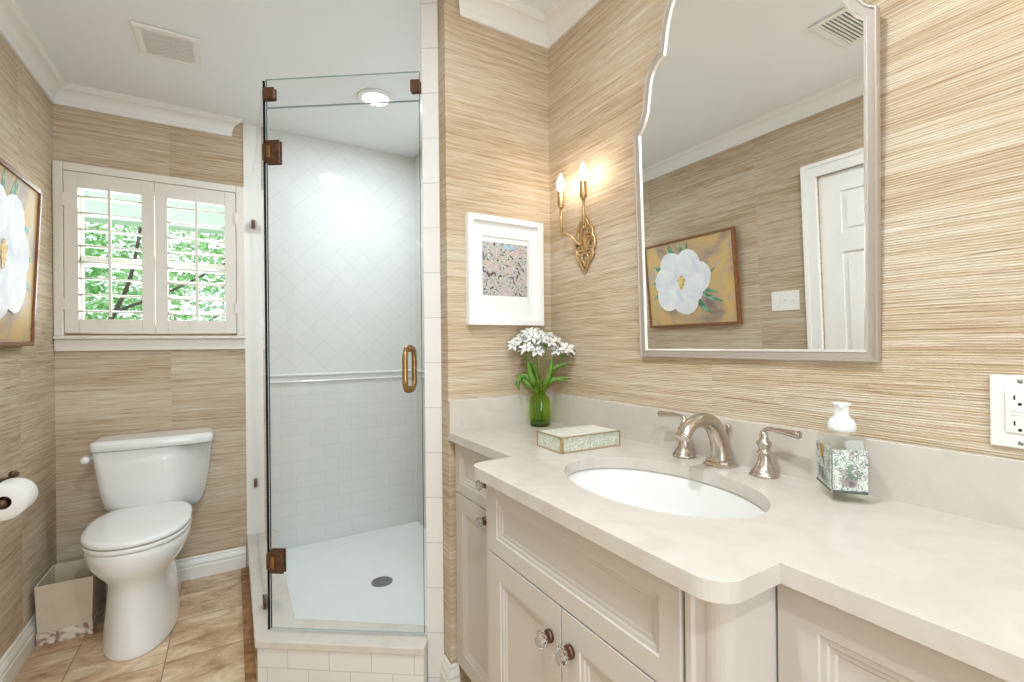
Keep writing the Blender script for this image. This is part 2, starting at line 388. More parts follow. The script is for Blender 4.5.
# ------------------------------------------------------------------ setting
T = 0.12
b = B(); box(b, XL-0.3, XR+0.3, YR-1.7, YB+0.1, -0.1, 0.0); struct('floor', b, M['floor'])
b = B(); box(b, XL-0.3, XR+0.3, YR-1.7, YB+T, ZC, ZC+0.1); struct('ceiling', b, M['ceiling'])
DY0, DY1, DZ = 0.59, 1.338, 1.984
b = B()
box(b, XL-T, XL, DY1, YB+T, 0, ZC); box(b, XL-T, XL, YR-T, DY0, 0, ZC); box(b, XL-T, XL, DY0, DY1, DZ, ZC)
struct('wall_left', b, M['wallpaper'])
WX0, WX1, WZ0, WZ1 = -0.672, 0.018, 1.262, 2.018
b = B(); X1 = 0.056
box(b, XL, WX0, YB, YB+T, 0, ZC); box(b, WX1, X1, YB, YB+T, 0, ZC)
box(b, WX0, WX1, YB, YB+T, 0, WZ0); box(b, WX0, WX1, YB, YB+T, WZ1, ZC)
struct('wall_back', b, M['wallpaper'])
b = B(); box(b, X1, XR+T, YB, YB+T, 0, ZC); struct('wall_shower_back', b, M['tile_back'])
b = B(); box(b, X1, X1+0.062, YB-0.004, YB, 0.17, ZC); struct('trim_13', b, M['trim'])
b = B(); box(b, XSR, XR+T, 1.60, YB, 0, ZC); struct('wall_shower_right', b, M['tile_side'])
b = B(); box(b, XR, XR+T, YR-T, 1.60, 0, ZC); struct('wall_right', b, M['wallpaper'])
PA = (0.577, 1.569); PB = (0.6260, 1.5343); PC = (0.6235, YE)
b = B(); prism(b, [PC, (XR, YE), (XR, 1.60), (0.599, 1.60), PA, PB], 0, ZC, 0, [0, 0, 1, 1, 1, 0])
struct('wall_end', b, [M['wallpaper'], M['tile_pier']])
# glossy tile edge strip of the pier, a bullnose tile column
b = B(); d = Vector((PB[0]-PA[0], PB[1]-PA[1], 0)); n = Vector((d.y, -d.x, 0)).normalized()*0.007
prism(b, [(PA[0], PA[1]), (PA[0]+n.x, PA[1]+n.y), (PB[0]+n.x, PB[1]+n.y), (PB[0], PB[1])], 0.0, ZC)
struct('trim_14', b, M['tile_pier'], bevel=0.003)
# rear wall with the open doorway that lets the added fill light in
RX0, RX1 = -0.50, 0.42
b = B(); box(b, XL, RX0, YR-T, YR, 0, ZC); box(b, RX1, XR, YR-T, YR, 0, ZC); box(b, RX0, RX1, YR-T, YR, DZ, ZC)
struct('wall_rear', b, M['wallpaper'])
b = B(); box(b, XL-0.3, XL-T, YR-1.7, YR-T, 0, ZC); box(b, XR+T, XR+0.3, YR-1.7, YR-T, 0, ZC); box(b, XL-0.3, XR+0.3, YR-1.82, YR-1.7, 0, ZC)
struct('wall_hall', b, M['hall'])

def molding(name, p0, p1, nrm, m0, m1, prof, mt, struct_=True):
    """profile (d outwards, z) swept along wall; m0/m1: 1 inner mitre, -1 outer return, 0 square"""
    p0 = Vector(p0+(0,)); p1 = Vector(p1+(0,)); t = (p1-p0).normalized(); nv = Vector(nrm+(0,))
    b = B(); A = []; C = []
    for d_, z in prof:
        a = p0 + nv*d_ + t*(m0*d_); c = p1 + nv*d_ - t*(m1*d_)
        A.append((a.x, a.y, z)); C.append((c.x, c.y, z))
    rings(b, [A, C], smooth=False)
    return struct(name, b, mt)
k0 = 2.322; kh = ZC-k0
cr = [(0.0, k0), (0.009, k0), (0.011, k0+0.010), (0.008, k0+0.013), (0.010, k0+0.018)]
for i in range(8):
    a = i/7*PI/2; cr.append((0.012+0.036*(1-math.cos(a)), k0+0.022+0.042*math.sin(a)))
cr += [(0.049, k0+0.067), (0.053, k0+0.069), (0.056, k0+0.074), (0.061, k0+0.078), (0.061, ZC), (0, ZC)]
molding('trim_1', (XL, YB), (-0.006, YB), (0, -1), 1, -1, cr, M['trim'])
molding('trim_2', (XL, YR), (XL, YB), (1, 0), 1, 1, cr, M['trim'])
molding('trim_3', (0.686, YE), (XR, YE), (0, -1), -1, 1, cr, M['trim'])
molding('trim_4', (XR, YR), (XR, YE), (-1, 0), 1, 1, cr, M['trim'])
molding('trim_5', (XL, YR), (XR, YR), (0, 1), 1, 1, cr, M['trim'])
bb = [(0, 0), (0.016, 0), (0.016, 0.058), (0.013, 0.062), (0.013, 0.070), (0.015, 0.074), (0.012, 0.086), (0.007, 0.096), (0.007, 0.104), (0.003, 0.110), (0, 0.110)]
molding('baseboard_back', (XL, YB), (X1-0.006, YB), (0, -1), 1, 0, bb, M['trim'])
molding('baseboard_left', (XL, DY1+0.075), (XL, YB), (1, 0), 0, 1, bb, M['trim'])
molding('baseboard_left', (XL, YR), (XL, DY0-0.075), (1, 0), 1, 0, bb, M['trim'])
molding('baseboard_end', (0.6235, YE), (0.650, YE), (0, -1), -1, 0, bb, M['trim'])
molding('baseboard_pier', (0.6235, YE), (0.6258, 1.530), (-1, 0), -1, 0, bb, M['trim'])
# chair-rail liner in the shower
rl = [(0, 0.985), (0.008, 0.985), (0.012, 0.990), (0.008, 0.996), (0.008, 1.016), (0.014, 1.020), (0.018, 1.027), (0.014, 1.034), (0.008, 1.036), (0, 1.036)]
molding('trim_6', (X1+0.063, YB), (XSR, YB), (0, -1), 0, 1, rl, plain('liner_tile', srgb(222, 221, 217), 0.12))
molding('trim_7', (XSR, 1.60), (XSR, YB), (-1, 0), 1, 1, rl, bpy.data.materials['liner_tile'])
# narrow dark brown strip on the floor beside the curb
b = B(); box(b, 0.026, 0.062, 1.86, YB-0.017, 0, 0.0015); struct('trim_8', b, ramp_mat('brown_border_strip', [(0.35, srgb(140, 98, 62)), (0.65, srgb(190, 146, 102))], 9))

# ------------------------------------------------------------------ window with shutters
b = B(); yo = YB+0.062
for (x0, x1, z0, z1) in ((WX0, WX0+0.05, WZ0, WZ1), (WX1-0.05, WX1, WZ0, WZ1), (WX0, WX1, WZ0, WZ0+0.05), (WX0, WX1, WZ1-0.05, WZ1), (WX0, WX1, 1.595, 1.64)):
    box(b, x0, x1, yo, yo+0.045, z0, z1)
win = struct('window_1', b, M['trim'], bevel=0.003)
b = B(); box(b, WX0+0.04, WX1-0.04, yo+0.02, yo+0.026, WZ0+0.04, WZ1-0.04); link('pane', b, M['winglass'], parent=win)
b = B(); cw = 0.038
for (x0, x1, z0, z1) in ((XL+0.002, XL+cw, 1.252, 2.056), (X1-cw, X1, 1.252, 2.056), (XL+cw, X1-cw, 2.018, 2.056)):
    box(b, x0, x1, YB-0.026, YB, z0, z1)
struct('trim_9', b, M['shutter'], bevel=0.004)
b = B(); box(b, XL+0.002, X1+0.002, YB-0.040, YB, 1.236, 1.252); box(b, XL+0.002, X1, YB-0.020, YB, 1.180, 1.236); struct('trim_10', b, M['shutter'], bevel=0.003)
def shutter(x0, x1, tilt, label):
    z0, z1 = 1.264, 2.016; st = 0.050; r0 = 1.330; r1 = 1.944; y0, y1 = YB-0.024, YB+0.004
    t = thing('plantation_shutter', label, 'shutter', ((x0+x1)/2, YB-0.01, z0), group=None)
    b = B(); box(b, x0, x0+st, y0, y1, z0, z1); box(b, x1-st, x1, y0, y1, z0, z1)
    box(b, x0+st, x1-st, y0, y1, z0, r0); box(b, x0+st, x1-st, y0, y1, r1, z1)
    link('frame', b, M['shutter'], parent=t, world=True, bevel=0.002)
    n = 8; p = (r1-r0)/n
    for i in range(n):
        zc = r0 + p*(i+0.5); b = B(); ring0 = []; ring1 = []
        for k in range(14):
            a = 2*PI*k/14; py = 0.036*math.cos(a); pz = 0.0052*math.sin(a)
            yy = py*math.cos(R(tilt)) - pz*math.sin(R(tilt)); zz = py*math.sin(R(tilt)) + pz*math.cos(R(tilt))
            ring0.append((x0+st+0.001, YB-0.002+yy, zc+zz)); ring1.append((x1-st-0.001, YB-0.002+yy, zc+zz))
        rings(b, [ring0, ring1]); link('louver', b, M['shutter'], parent=t, world=True)
    xm = (x0+x1)/2; b = B(); box(b, xm-0.006, xm+0.006, YB-0.052, YB-0.041, r0+0.01, r1+0.012); link('tilt_rod', b, M['shutter'], parent=t, world=True, bevel=0.002)
    for z in (1.40, 1.88):
        b = B(); xe = x0 if label.startswith('left') else x1
        box(b, xe-0.006, xe+0.006, YB-0.031, YB-0.0245, z-0.03, z+0.03); link('hinge', b, M['shutter'], parent=t, world=True, bevel=0.001)
    return t
xm = -0.331
shutter(XL+cw+0.002, xm-0.0015, 3, 'left white louvered shutter panel, the one nearest the room corner')
shutter(xm+0.0015, X1-cw-0.002, 18, 'right white louvered shutter panel, the one nearest the shower')

# outside: eave, tree, ground
b = B(); box(b, -4, 2.6, 3.9, 4.05, 2.02, 2.3); box(b, -4, 2.6, 3.2, 3.9, 2.30, 2.34); box(b, -4, 2.6, 4.05, 4.10, 2.22, 2.34)
tag(rebase(link('porch_eave', b, M['eave']), (-0.7, 3.9, 2.02)), 'pale painted porch eave seen through the top of the window', 'eave')
b = B(); box(b, -8, 8, YB+0.15, 16, -0.4, -0.3); struct('ground', b, M['lawn'])
random.seed(5)
tree = thing('garden_tree', 'leafy green garden tree with dark branches behind the shutters', 'tree', (-1.25, 6.2, -0.3))
b = B(); br = [((-1.25, 6.2, -0.3), (-1.22, 6.2, 0.7), (-1.15, 6.15, 1.3), 0.09, 0.06), ((-1.15, 6.15, 1.3), (-1.5, 6.1, 1.9), (-2.0, 6.0, 2.6), 0.05, 0.02),
     ((-1.15, 6.15, 1.3), (-0.9, 6.1, 1.9), (-0.75, 6.0, 2.8), 0.05, 0.02), ((-1.05, 6.1, 1.55), (-0.5, 5.9, 1.8), (0.1, 5.8, 2.2), 0.035, 0.012),
     ((-1.3, 6.1, 1.55), (-1.9, 6.0, 1.6), (-2.5, 6.0, 1.75), 0.03, 0.012), ((-1.2, 6.1, 1.1), (-0.6, 6.0, 1.25), (-0.1, 5.9, 1.55), 0.03, 0.012), ((-1.2, 6.1, 1.0), (-1.7, 6.0, 1.3), (-2.1, 5.9, 1.45), 0.03, 0.012)]
for p, q, s, r0, r1 in br:
    pts = bez([p, q, s], 6); tube(b, pts, [0.5*r0+0.5*(r1-r0)*i/(len(pts)-1) for i in range(len(pts))], 8)
link('trunk', b, M['bark'], parent=tree, world=True, smooth=True)
b = B()
clus = [(random.uniform(-2.7, 0.9), random.uniform(6.2, 7.8), random.uniform(0.4, 3.1)) for _ in range(120)]
for _ in range(13000):
    c = random.choice(clus); p = Vector((random.gauss(c[0], 0.22), random.gauss(c[1], 0.2), random.gauss(c[2], 0.16)))
    s = random.uniform(0.03, 0.055); u = Vector((random.uniform(-1, 1), random.uniform(-.6, .6), random.uniform(-.6, .6))).normalized(); w = u.orthogonal().normalized()
    w = (w + Vector((0, -0.5, 0))).normalized()
    v = [b.verts.new(p + u*s), b.verts.new(p + w*s*0.45), b.verts.new(p - u*s), b.verts.new(p - w*s*0.45)]
    F = b.faces.new(v); F.material_index = random.random() < 0.4
link('foliage', b, [M['tree_leaf'], M['tree_leaf2']], parent=tree, world=True)

# ------------------------------------------------------------------ left wall: door, casing, switch
dr = None
b = B(); XD = XL-0.012
box(b, XL-0.055, XD-0.010, DY0+0.002, DY1-0.002, 0.008, DZ-0.002)
st = 0.105; mid = (DY0+DY1)/2; rowz = [(0.24, 0.80), (0.98, 1.56), (1.66, 1.88)]
def frame_fill(b, y0, y1, z0, z1):
    box(b, XD-0.010, XD, y0, y1, z0, z1)
frame_fill(b, DY0+0.002, DY0+st, 0.008, DZ-0.002); frame_fill(b, DY1-st, DY1-0.002, 0.008, DZ-0.002)
for z0, z1 in rowz: frame_fill(b, mid-0.045, mid+0.045, z0, z1)
for z0, z1 in ((0.008, 0.24), (0.80, 0.98), (1.56, 1.66), (1.88, DZ-0.002)): frame_fill(b, DY0+st, DY1-st, z0, z1)
for z0, z1 in rowz:
    for y0, y1 in ((DY0+st, mid-0.045), (mid+0.045, DY1-st)):
        box(b, XD-0.010, XD-0.003, y0+0.025, y1-0.025, z0+0.025, z1-0.025)
dr = struct('door_1', b, M['trim'])
b = B(); lathe(b, [(0.001, 0.0), (0.028, 0.0), (0.028, 0.006), (0.010, 0.010), (0.010, 0.035), (0.024, 0.045), (0.027, 0.058), (0.018, 0.068), (0.001, 0.070)], (XD, DY0+0.06, 0.98), 24, 'X')
link('door_knob', b, M['bronze'], parent=dr)
b = B(); c = 0.072
box(b, XL, XL+0.018, DY1, DY1+c, 0, DZ+c); box(b, XL, XL+0.018, DY0-c, DY0, 0, DZ+c); box(b, XL, XL+0.018, DY0, DY1, DZ, DZ+c)
box(b, XL+0.018, XL+0.024, DY1+c-0.02, DY1+c, 0, DZ+c); box(b, XL+0.018, XL+0.024, DY0-c, DY1+c-0.02, DZ+c-0.02, DZ+c)
struct('trim_11', b, M['trim'])
b = B()
box(b, RX0-c, RX0, YR, YR+0.018, 0, DZ+c); box(b, RX1, RX1+c, YR, YR+0.018, 0, DZ+c); box(b, RX0, RX1, YR, YR+0.018, DZ, DZ+c)
struct('trim_12', b, M['trim'], bevel=0.003)

def wallplate(name, label, cat, loc, rotz, gangs, kind):
    """local: plate in YZ plane facing +X"""
    t = thing(name, label, cat, loc, (0, 0, rotz)); w = 0.070+0.046*(gangs-1); h = 0.114
    b = B(); box(b, 0, 0.006, -w/2, w/2, -h/2, h/2); link('cover_plate', b, M['plastic'], parent=t, bevel=0.004, seg=3)
    for g in range(gangs):
        yc = (g-(gangs-1)/2)*0.046; b = B()
        if kind == 'outlet':
            box(b, 0.0062, 0.009, yc-0.0165, yc+0.0165, -0.033, 0.033)
            o = link('receptacle', b, M['plastic'], parent=t, bevel=0.0015)
            for zc in (0.020, -0.020):
                for (sa, sz) in ((0.0060, 0.007), (-0.0060, 0.006)):
                    b = B(); box(b, 0.0090, 0.0094, yc+sa-0.001, yc+sa+0.001, zc-0.001, zc+sz); link('slot', b, M['dark'], parent=o)
                b = B(); lathe(b, [(0.0024, 0.0090), (0.0024, 0.0094)], (0, yc, zc-0.0075), 12, 'X'); link('ground_slot', b, M['dark'], parent=o)
            b = B(); box(b, 0.009, 0.0103, yc-0.010, yc+0.010, 0.0008, 0.005); box(b, 0.009, 0.0103, yc-0.010, yc+0.010, -0.005, -0.0008); link('test_button', b, M['plastic'], parent=o, bevel=0.0005)
        elif g == gangs-1:
            box(b, 0.0062, 0.0085, yc-0.0165, yc+0.0165, -0.033, 0.033); link('rocker', b, M['plastic'], parent=t, bevel=0.001)
        else:
            box(b, 0.0062, 0.0075, yc-0.006, yc+0.006, -0.012, 0.012); box(b, 0.0075, 0.018, yc-0.004, yc+0.004, 0.0, 0.008)
            link('toggle', b, M['plastic'], parent=t, bevel=0.001)
        for zc in (0.048, -0.048):
            b = B(); lathe(b, [(0.0001, 0.0060), (0.0035, 0.0060), (0.0030, 0.0072), (0.0001, 0.0074)], (0, yc, zc), 12, 'X')
            link('screw', b, M['chrome'] if kind == 'outlet' else M['plastic'], parent=t)
    return t
wallplate('light_switch', 'white three-gang switch plate between the flower painting and the door, seen in the mirror', 'light switch', (XL+0.0005, 1.533, 1.3255), 0, 3, 'switch')
wallplate('power_outlet', 'white power outlet above the backsplash right of the mirror', 'outlet', (XR-0.0005, 0.220, 1.077), PI, 1, 'outlet')

# ------------------------------------------------------------------ flower painting on the left wall
pt = thing('flower_painting', 'framed painting of a big white magnolia on an ochre ground, on the left wall', 'painting', (XL+0.002, 2.178, 1.205), (0, R(2.6), 0))
PW, PH = 0.742, 0.615
b = B(); fr = 0.016; dep = 0.032
for (y0, y1, z0, z1) in ((-PW/2, -PW/2+fr, 0, PH), (PW/2-fr, PW/2, 0, PH), (-PW/2+fr, PW/2-fr, 0, fr), (-PW/2+fr, PW/2-fr, PH-fr, PH)):
    box(b, 0, dep, y0, y1, z0, z1)
link('frame', b, M['wood'], parent=pt, bevel=0.002)
b = B(); box(b, 0.004, 0.024, -PW/2+fr+0.001, PW/2-fr-0.001, fr+0.001, PH-fr-0.001); cv = link('canvas', b, M['canvas'], parent=pt)
def strokes(name, polys, mt, x0):
    b = B()
    for i, pl in enumerate(polys):
        x = x0 + i*0.00012; vs = [b.verts.new((x, p[0], p[1])) for p in pl]; b.faces.new(vs)
        F = bmesh.ops.extrude_face_region(b, geom=[b.faces[:][-1]] if False else [f for f in b.faces if vs[0] in f.verts])
        for e in F['geom']:
            if isinstance(e, bmesh.types.BMVert): e.co.x += 0.0006
    return link(name, b, mt, parent=cv)
def lobe(cx, cz, ang, L, Wd, n=18):
    pts = []
    for i in range(n):
        a = 2*PI*i/n; r = 1+0.05*math.sin(3*a+cx*40)
        px = L*0.5*math.cos(a)*r + L*0.42; pz = Wd*0.5*math.sin(a)*r*(1+0.25*math.cos(a))
        pts.append((cx + px*math.cos(ang)-pz*math.sin(ang), cz + px*math.sin(ang)+pz*math.cos(ang)))
    return pts
def blade(cx, cz, ang, L, Wd):
    n = 8; a = []; c = []
    for i in range(n+1):
        t = i/n; w = Wd*math.sin(PI*min(1, t*0.9+0.08)); off = 0.06*L*math.sin(PI*t)
        a.append((t*L, off+w)); c.append((t*L, off-w))
    return [(cx+x*math.cos(ang)-y*math.sin(ang), cz+x*math.sin(ang)+y*math.cos(ang)) for x, y in a+c[::-1]]
fy, fz = 0.052, 0.315
strokes('painted_leaf', [blade(fy+0.12*math.cos(a), fz+0.12*math.sin(a), a+d, l, w) for a, l, w, d in
   ((R(62), .17, .016, .2), (R(75), .18, .013, -.1), (R(92), .17, .014, 0), (R(110), .16, .012, -.2), (R(20), .16, .02, .3), (R(5), .15, .02, -.1), (R(-25), .17, .014, .1),
    (R(195), .19, .014, .1), (R(205), .24, .013, .05), (R(215), .22, .012, .3), (R(180), .17, .014, -.4), (R(222), .18, .010, .2), (R(-45), .14, .012, 0), (R(172), .14, .012, -.6))], M['paint_green'], 0.0242)
strokes('painted_petal', [lobe(fy, fz, a, l, w) for a, l, w in
   ((R(58), .26, .20), (R(118), .25, .21), (R(8), .25, .22), (R(172), .26, .22), (R(-38), .27, .22), (R(-100), .25, .22), (R(-140), .21, .17))], M['paint_white'], 0.0262)
strokes('painted_stamen', [lobe(fy, fz, a, l, w) for a, l, w in ((R(90), .05, .03), (R(40), .04, .025), (R(150), .04, .025), (R(-90), .06, .03), (R(-60), .035, .02), (R(-130), .035, .02))], M['paint_yellow'], 0.0290)

# ------------------------------------------------------------------ ceiling vents and downlights
def vent(name, label, x0, x1, y0, y1, slat_along_x=True):
    t = thing(name, label, 'vent', ((x0+x1)/2, (y0+y1)/2, ZC)); f = 0.026; zf = ZC-0.008
    b = B()
    for (a0, a1, c0, c1) in ((x0, x1, y0, y0+f), (x0, x1, y1-f, y1), (x0, x0+f, y0+f, y1-f), (x1-f, x1, y0+f, y1-f)): box(b, a0, a1, c0, c1, ZC-0.010, ZC-0.0005)
    link('frame', b, M['trim'], parent=t, world=True, bevel=0.003)
    b = B(); n = int((y1-y0-2*f)/0.0135)
    for i in range(n):
        yc = y0+f+(i+0.5)*(y1-y0-2*f)/n
        box(b, x0+f, x1-f, yc-0.0034, yc+0.0034, ZC-0.009, ZC-0.004)
    link('grille', b, M['trim'], parent=t, world=True)
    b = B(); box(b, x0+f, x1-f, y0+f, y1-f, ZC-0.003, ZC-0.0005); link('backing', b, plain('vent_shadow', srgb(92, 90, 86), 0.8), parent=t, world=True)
    return t
vent('exhaust_vent', 'white louvered ceiling vent above the toilet', -0.318, -0.104, 2.205, 2.432)
vent('supply_vent', 'white louvered ceiling vent seen at the top of the mirror', -0.308, -0.004, 0.72, 1.011)
for i, (x, y, pw) in enumerate(DOWNLIGHTS):
    lab = ['round recessed downlight in the ceiling above the shower', 'round recessed downlight added out of view above the vanity to brighten the counter', 'round recessed downlight added out of view near the open doorway as fill'][i]
    t = thing('recessed_light', lab, 'ceiling light', (x, y, ZC))
    b = B(); lathe(b, [(0.062, -0.0005), (0.088, -0.0005), (0.090, -0.004), (0.084, -0.007), (0.066, -0.010), (0.062, -0.006)], (0, 0, 0), 40, cap0=False, cap1=False)
    link('trim_ring', b, M['trim'], parent=t)
    b = B(); lathe(b, [(0.0001, -0.0055), (0.0625, -0.0055), (0.0625, -0.0008), (0.0001, -0.0008)], (0, 0, 0), 40); link('lens', b, M['lens'], parent=t, smooth=True)
    area('downlight', (x, y, ZC-0.014), (0, 0, 0), 0.09, pw, (0.81, 0.915, 1.0), disk=True)

# ------------------------------------------------------------------ shower: pan, curb, glass
pan = thing('shower_pan', 'white shower floor pan inside the glass enclosure', 'shower pan', (0.62, 2.26, 0))
b = B(); prism(b, [(0.191, YB-0.001), (0.192, 1.937), (0.641, 1.601), (XSR-0.001, 1.601), (XSR-0.001, YB-0.001)], 0.001, 0.050)
link('pan_floor', b, M['pan'], parent=pan, world=True, bevel=0.004)
b = B(); lathe(b, [(0.0001, 0.0502), (0.050, 0.0502), (0.050, 0.053), (0.046, 0.054), (0.0001, 0.0545)], (0.608, 2.270, 0), 36)
dn = link('drain_grate', b, M['chrome'], parent=pan, world=True)
b = B()
for ring_, cnt in ((0.012, 6), (0.024, 12), (0.037, 18)):
    for i in range(cnt):
        a = 2*PI*i/cnt; lathe(b, [(0.0034, 0.0530), (0.0034, 0.0548)], (0.608+ring_*math.cos(a), 2.270+ring_*math.sin(a), 0), 8)
link('drain_hole', b, M['dark'], parent=dn, world=True)
curb = thing('shower_curb', 'stone-capped white tiled curb around the foot of the shower', 'curb', (0.3, 1.75, 0))
outer = [(0.056, YB-0.001), (0.056, 1.858), (0.543, 1.511), (0.5755, 1.5565), (0.575, 1.572), (0.598, 1.6005), (0.640, 1.6005), (0.191, 1.936), (0.190, YB-0.001)]
b = B(); prism(b, outer, 0.144, 0.170); link('stone_cap', b, M['stone'], parent=curb, world=True, bevel=0.003)
def inset(p, d_):
    return p
body = [(0.064, YB-0.001), (0.064, 1.866), (0.5445, 1.5215), (0.569, 1.5565), (0.574, 1.572), (0.597, 1.6003), (0.636, 1.6003), (0.187, 1.934), (0.186, YB-0.001)]
b = B(); prism(b, body, 0.0, 0.1438); link('tiled_face', b, M['tile_curb'], parent=curb, world=True)

gA = Vector((0.1055, 1.899, 0)); gB = Vector((0.572, 1.5725, 0)); gd = (gB-gA).normalized(); gn = Vector((gd.y, -gd.x, 0))   # gn points to the room
def pane(b, p, q, z0, z1, th=0.008, edges=True):
    p = Vector(p); q = Vector(q); d_ = (q-p).normalized(); n_ = Vector((d_.y, -d_.x, 0))*th/2
    a = [p+n_, q+n_, q-n_, p-n_]
    V0 = [b.verts.new((v.x, v.y, z0)) for v in a]; V1 = [b.verts.new((v.x, v.y, z1)) for v in a]
    for k, (i, j) in enumerate(((0, 1), (1, 2), (2, 3), (3, 0))):
        F = b.faces.new((V0[i], V0[j], V1[j], V1[i])); F.material_index = 0 if k in (0, 2) else 1
    F = b.faces.new(V1); F.material_index = 2; F = b.faces.new(V0[::-1]); F.material_index = 2
def frame_mat(o, d_, n_, z):  # local axes: along glass, normal, up
    m = Matrix.Identity(4)
    for i in range(3): m[i][0] = d_[i]; m[i][1] = n_[i]; m[i][2] = (0, 0, 1)[i]
    m.translation = (o.x, o.y, z); return m
GM = [M['glass'], M['glass_edge'], M['glass_edge2']]
door = thing('shower_door', 'frameless glass shower door with a brass pull and bronze hinges', 'shower door', (gA.x+0.23, gA.y-0.16, 0.18))
b = B(); pane(b, gA+gd*0.006, gB-gd*0.004, 0.180, 2.0485); link('glass_pane', b, GM, parent=door, world=True)
for z in (1.889, 0.421):
    b = B(); Mx = frame_mat(gA+gd*0.006, gd, gn, z)
    for s in (1, -1):
        y0, y1 = sorted((s*0.0045, s*0.011)); box(b, 0.0, 0.052, y0, y1, -0.042, 0.042, 0, Mx)
    box(b, -0.012, -0.001, -0.008, 0.011, -0.030, 0.030, 0, Mx)
    h = link('hinge', b, M['bronze'], parent=door, world=True, bevel=0.002)
    b = B(); box(b, 0.006, 0.020, 0.011, 0.0145, -0.022, 0.022, 0, Mx); link('hinge_knuckle', b, M['brass'], parent=h, world=True, bevel=0.002)
# back-to-back D pull
b = B(); ho = gA + gd*((Vector((0.534, 1.600, 0))-gA).dot(gd)); z0, z1 = 1.036, 1.180
for s in (1, -1):
    P = [ho+gn*s*0.005+Vector((0, 0, z0)), ho+gn*s*0.034+Vector((0, 0, z0)), ho+gn*s*0.047+Vector((0, 0, z0+0.010)), ho+gn*s*0.055+Vector((0, 0, z0+0.03)), ho+gn*s*0.055+Vector((0, 0, (z0+z1)/2)),
         ho+gn*s*0.055+Vector((0, 0, z1-0.03)), ho+gn*s*0.047+Vector((0, 0, z1-0.010)), ho+gn*s*0.034+Vector((0, 0, z1)), ho+gn*s*0.005+Vector((0, 0, z1))]
    tube(b, bez(P, 5), 0.0098, 14)
    for z in (z0, z1):
        tube(b, [ho+gn*s*0.0052+Vector((0, 0, z)), ho+gn*s*0.010+Vector((0, 0, z))], 0.013, 18)
link('pull_handle', b, M['brass'], parent=door, world=True, smooth=True)
tr = thing('glass_transom', 'narrow fixed glass transom strip above the shower door', 'glass panel', (gA.x+0.23, gA.y-0.16, 2.052))
b = B(); pane(b, gA+gd*0.006, gB-gd*0.002, 2.0510, 2.152); link('glass_pane', b, GM, parent=tr, world=True)
for o_, w0, w1 in ((gA+gd*0.0, -0.004, 0.040), (gB, -0.034, 0.002)):
    b = B(); Mx = frame_mat(o_, gd, gn, 2.099)
    for s in (1, -1):
        y0, y1 = sorted((s*0.0045, s*0.0115)); box(b, w0, w1, y0, y1, -0.022, 0.022, 0, Mx)
    link('clamp', b, M['bronze'], parent=tr, world=True, bevel=0.004)
sd = thing('glass_side_panel', 'fixed glass side panel facing the toilet', 'glass panel', (0.105, 2.4, 0.17))
b = B(); pane(b, (0.103, 1.905, 0), (0.103, YB-0.002, 0), 0.1715, 2.152); link('glass_pane', b, GM, parent=sd, world=True)
for y, z in ((YB-0.010, 1.86), (YB-0.010, 0.45), (2.08, 0.19)):
    b = B()
    for s in (1, -1):
        x0, x1 = sorted((0.103+s*0.0045, 0.103+s*0.012)); box(b, x0, x1, y-0.022 if z < 0.3 else y-0.030, y+0.022 if z < .3 else YB-0.001, z-0.0185 if z < .3 else z-0.022, z+0.022)
    link('clip', b, M['bronze'], parent=sd, world=True, bevel=0.003)

# ------------------------------------------------------------------ toilet
TX = -0.344
toi = thing('toilet', 'white two-piece toilet with closed lid under the window', 'toilet', (TX, 2.6, 0))
def egg(cx, hw, yf, yb, z, n=40, p=2.2, pb=3.0):
    """egg/superellipse ring: front at yf (rounder), back at yb (squarer)"""
    ym = yf + (yb-yf)*0.52; out = []
    for i in range(n):
        a = 2*PI*i/n; c, s = math.cos(a), math.sin(a)
        if s < 0: e = 2/p; y = ym + (ym-yf)*(-1)*abs(s)**e; x = hw*math.copysign(abs(c)**e, c)
        else: e = 2/pb; y = ym + (yb-ym)*abs(s)**e; x = hw*math.copysign(abs(c)**e, c)
        out.append((cx+x, y, z))
    return out
b = B()
secs = [(0.128, 2.287, 2.86, 0.0), (0.129, 2.285, 2.86, 0.010), (0.124, 2.292, 2.86, 0.06), (0.117, 2.300, 2.855, 0.14), (0.112, 2.306, 2.85, 0.21), (0.112, 2.306, 2.845, 0.25),
        (0.122, 2.296, 2.84, 0.282), (0.146, 2.272, 2.83, 0.315), (0.164, 2.254, 2.82, 0.345), (0.174, 2.245, 2.82, 0.380), (0.177, 2.243, 2.82, 0.408), (0.174, 2.246, 2.82, 0.418)]
rings(b, [egg(TX, hw, yf, yb, z, pb=(2.2 if z < 0.28 else 2.6)) for hw, yf, yb, z in secs])
link('bowl', b, M['porcelain'], parent=toi, world=True)
b = B(); rings(b, [egg(TX, hw, yf, 2.755, z) for hw, yf, z in ((0.171, 2.250, 0.4185), (0.177, 2.243, 0.422), (0.178, 2.242, 0.434), (0.175, 2.245, 0.4385))]); link('seat', b, M['seat'], parent=toi, world=True)
b = B(); rings(b, [egg(TX, hw, yf, yb, z) for hw, yf, yb, z in ((0.174, 2.247, 2.757, 0.4415), (0.180, 2.241, 2.760, 0.445), (0.180, 2.241, 2.760, 0.456), (0.175, 2.246, 2.756, 0.4625), (0.160, 2.261, 2.742, 0.466), (0.10, 2.33, 2.68, 0.4685), (0.02, 2.44, 2.55, 0.469))])
link('seat_lid', b, M['seat'], parent=toi, world=True)
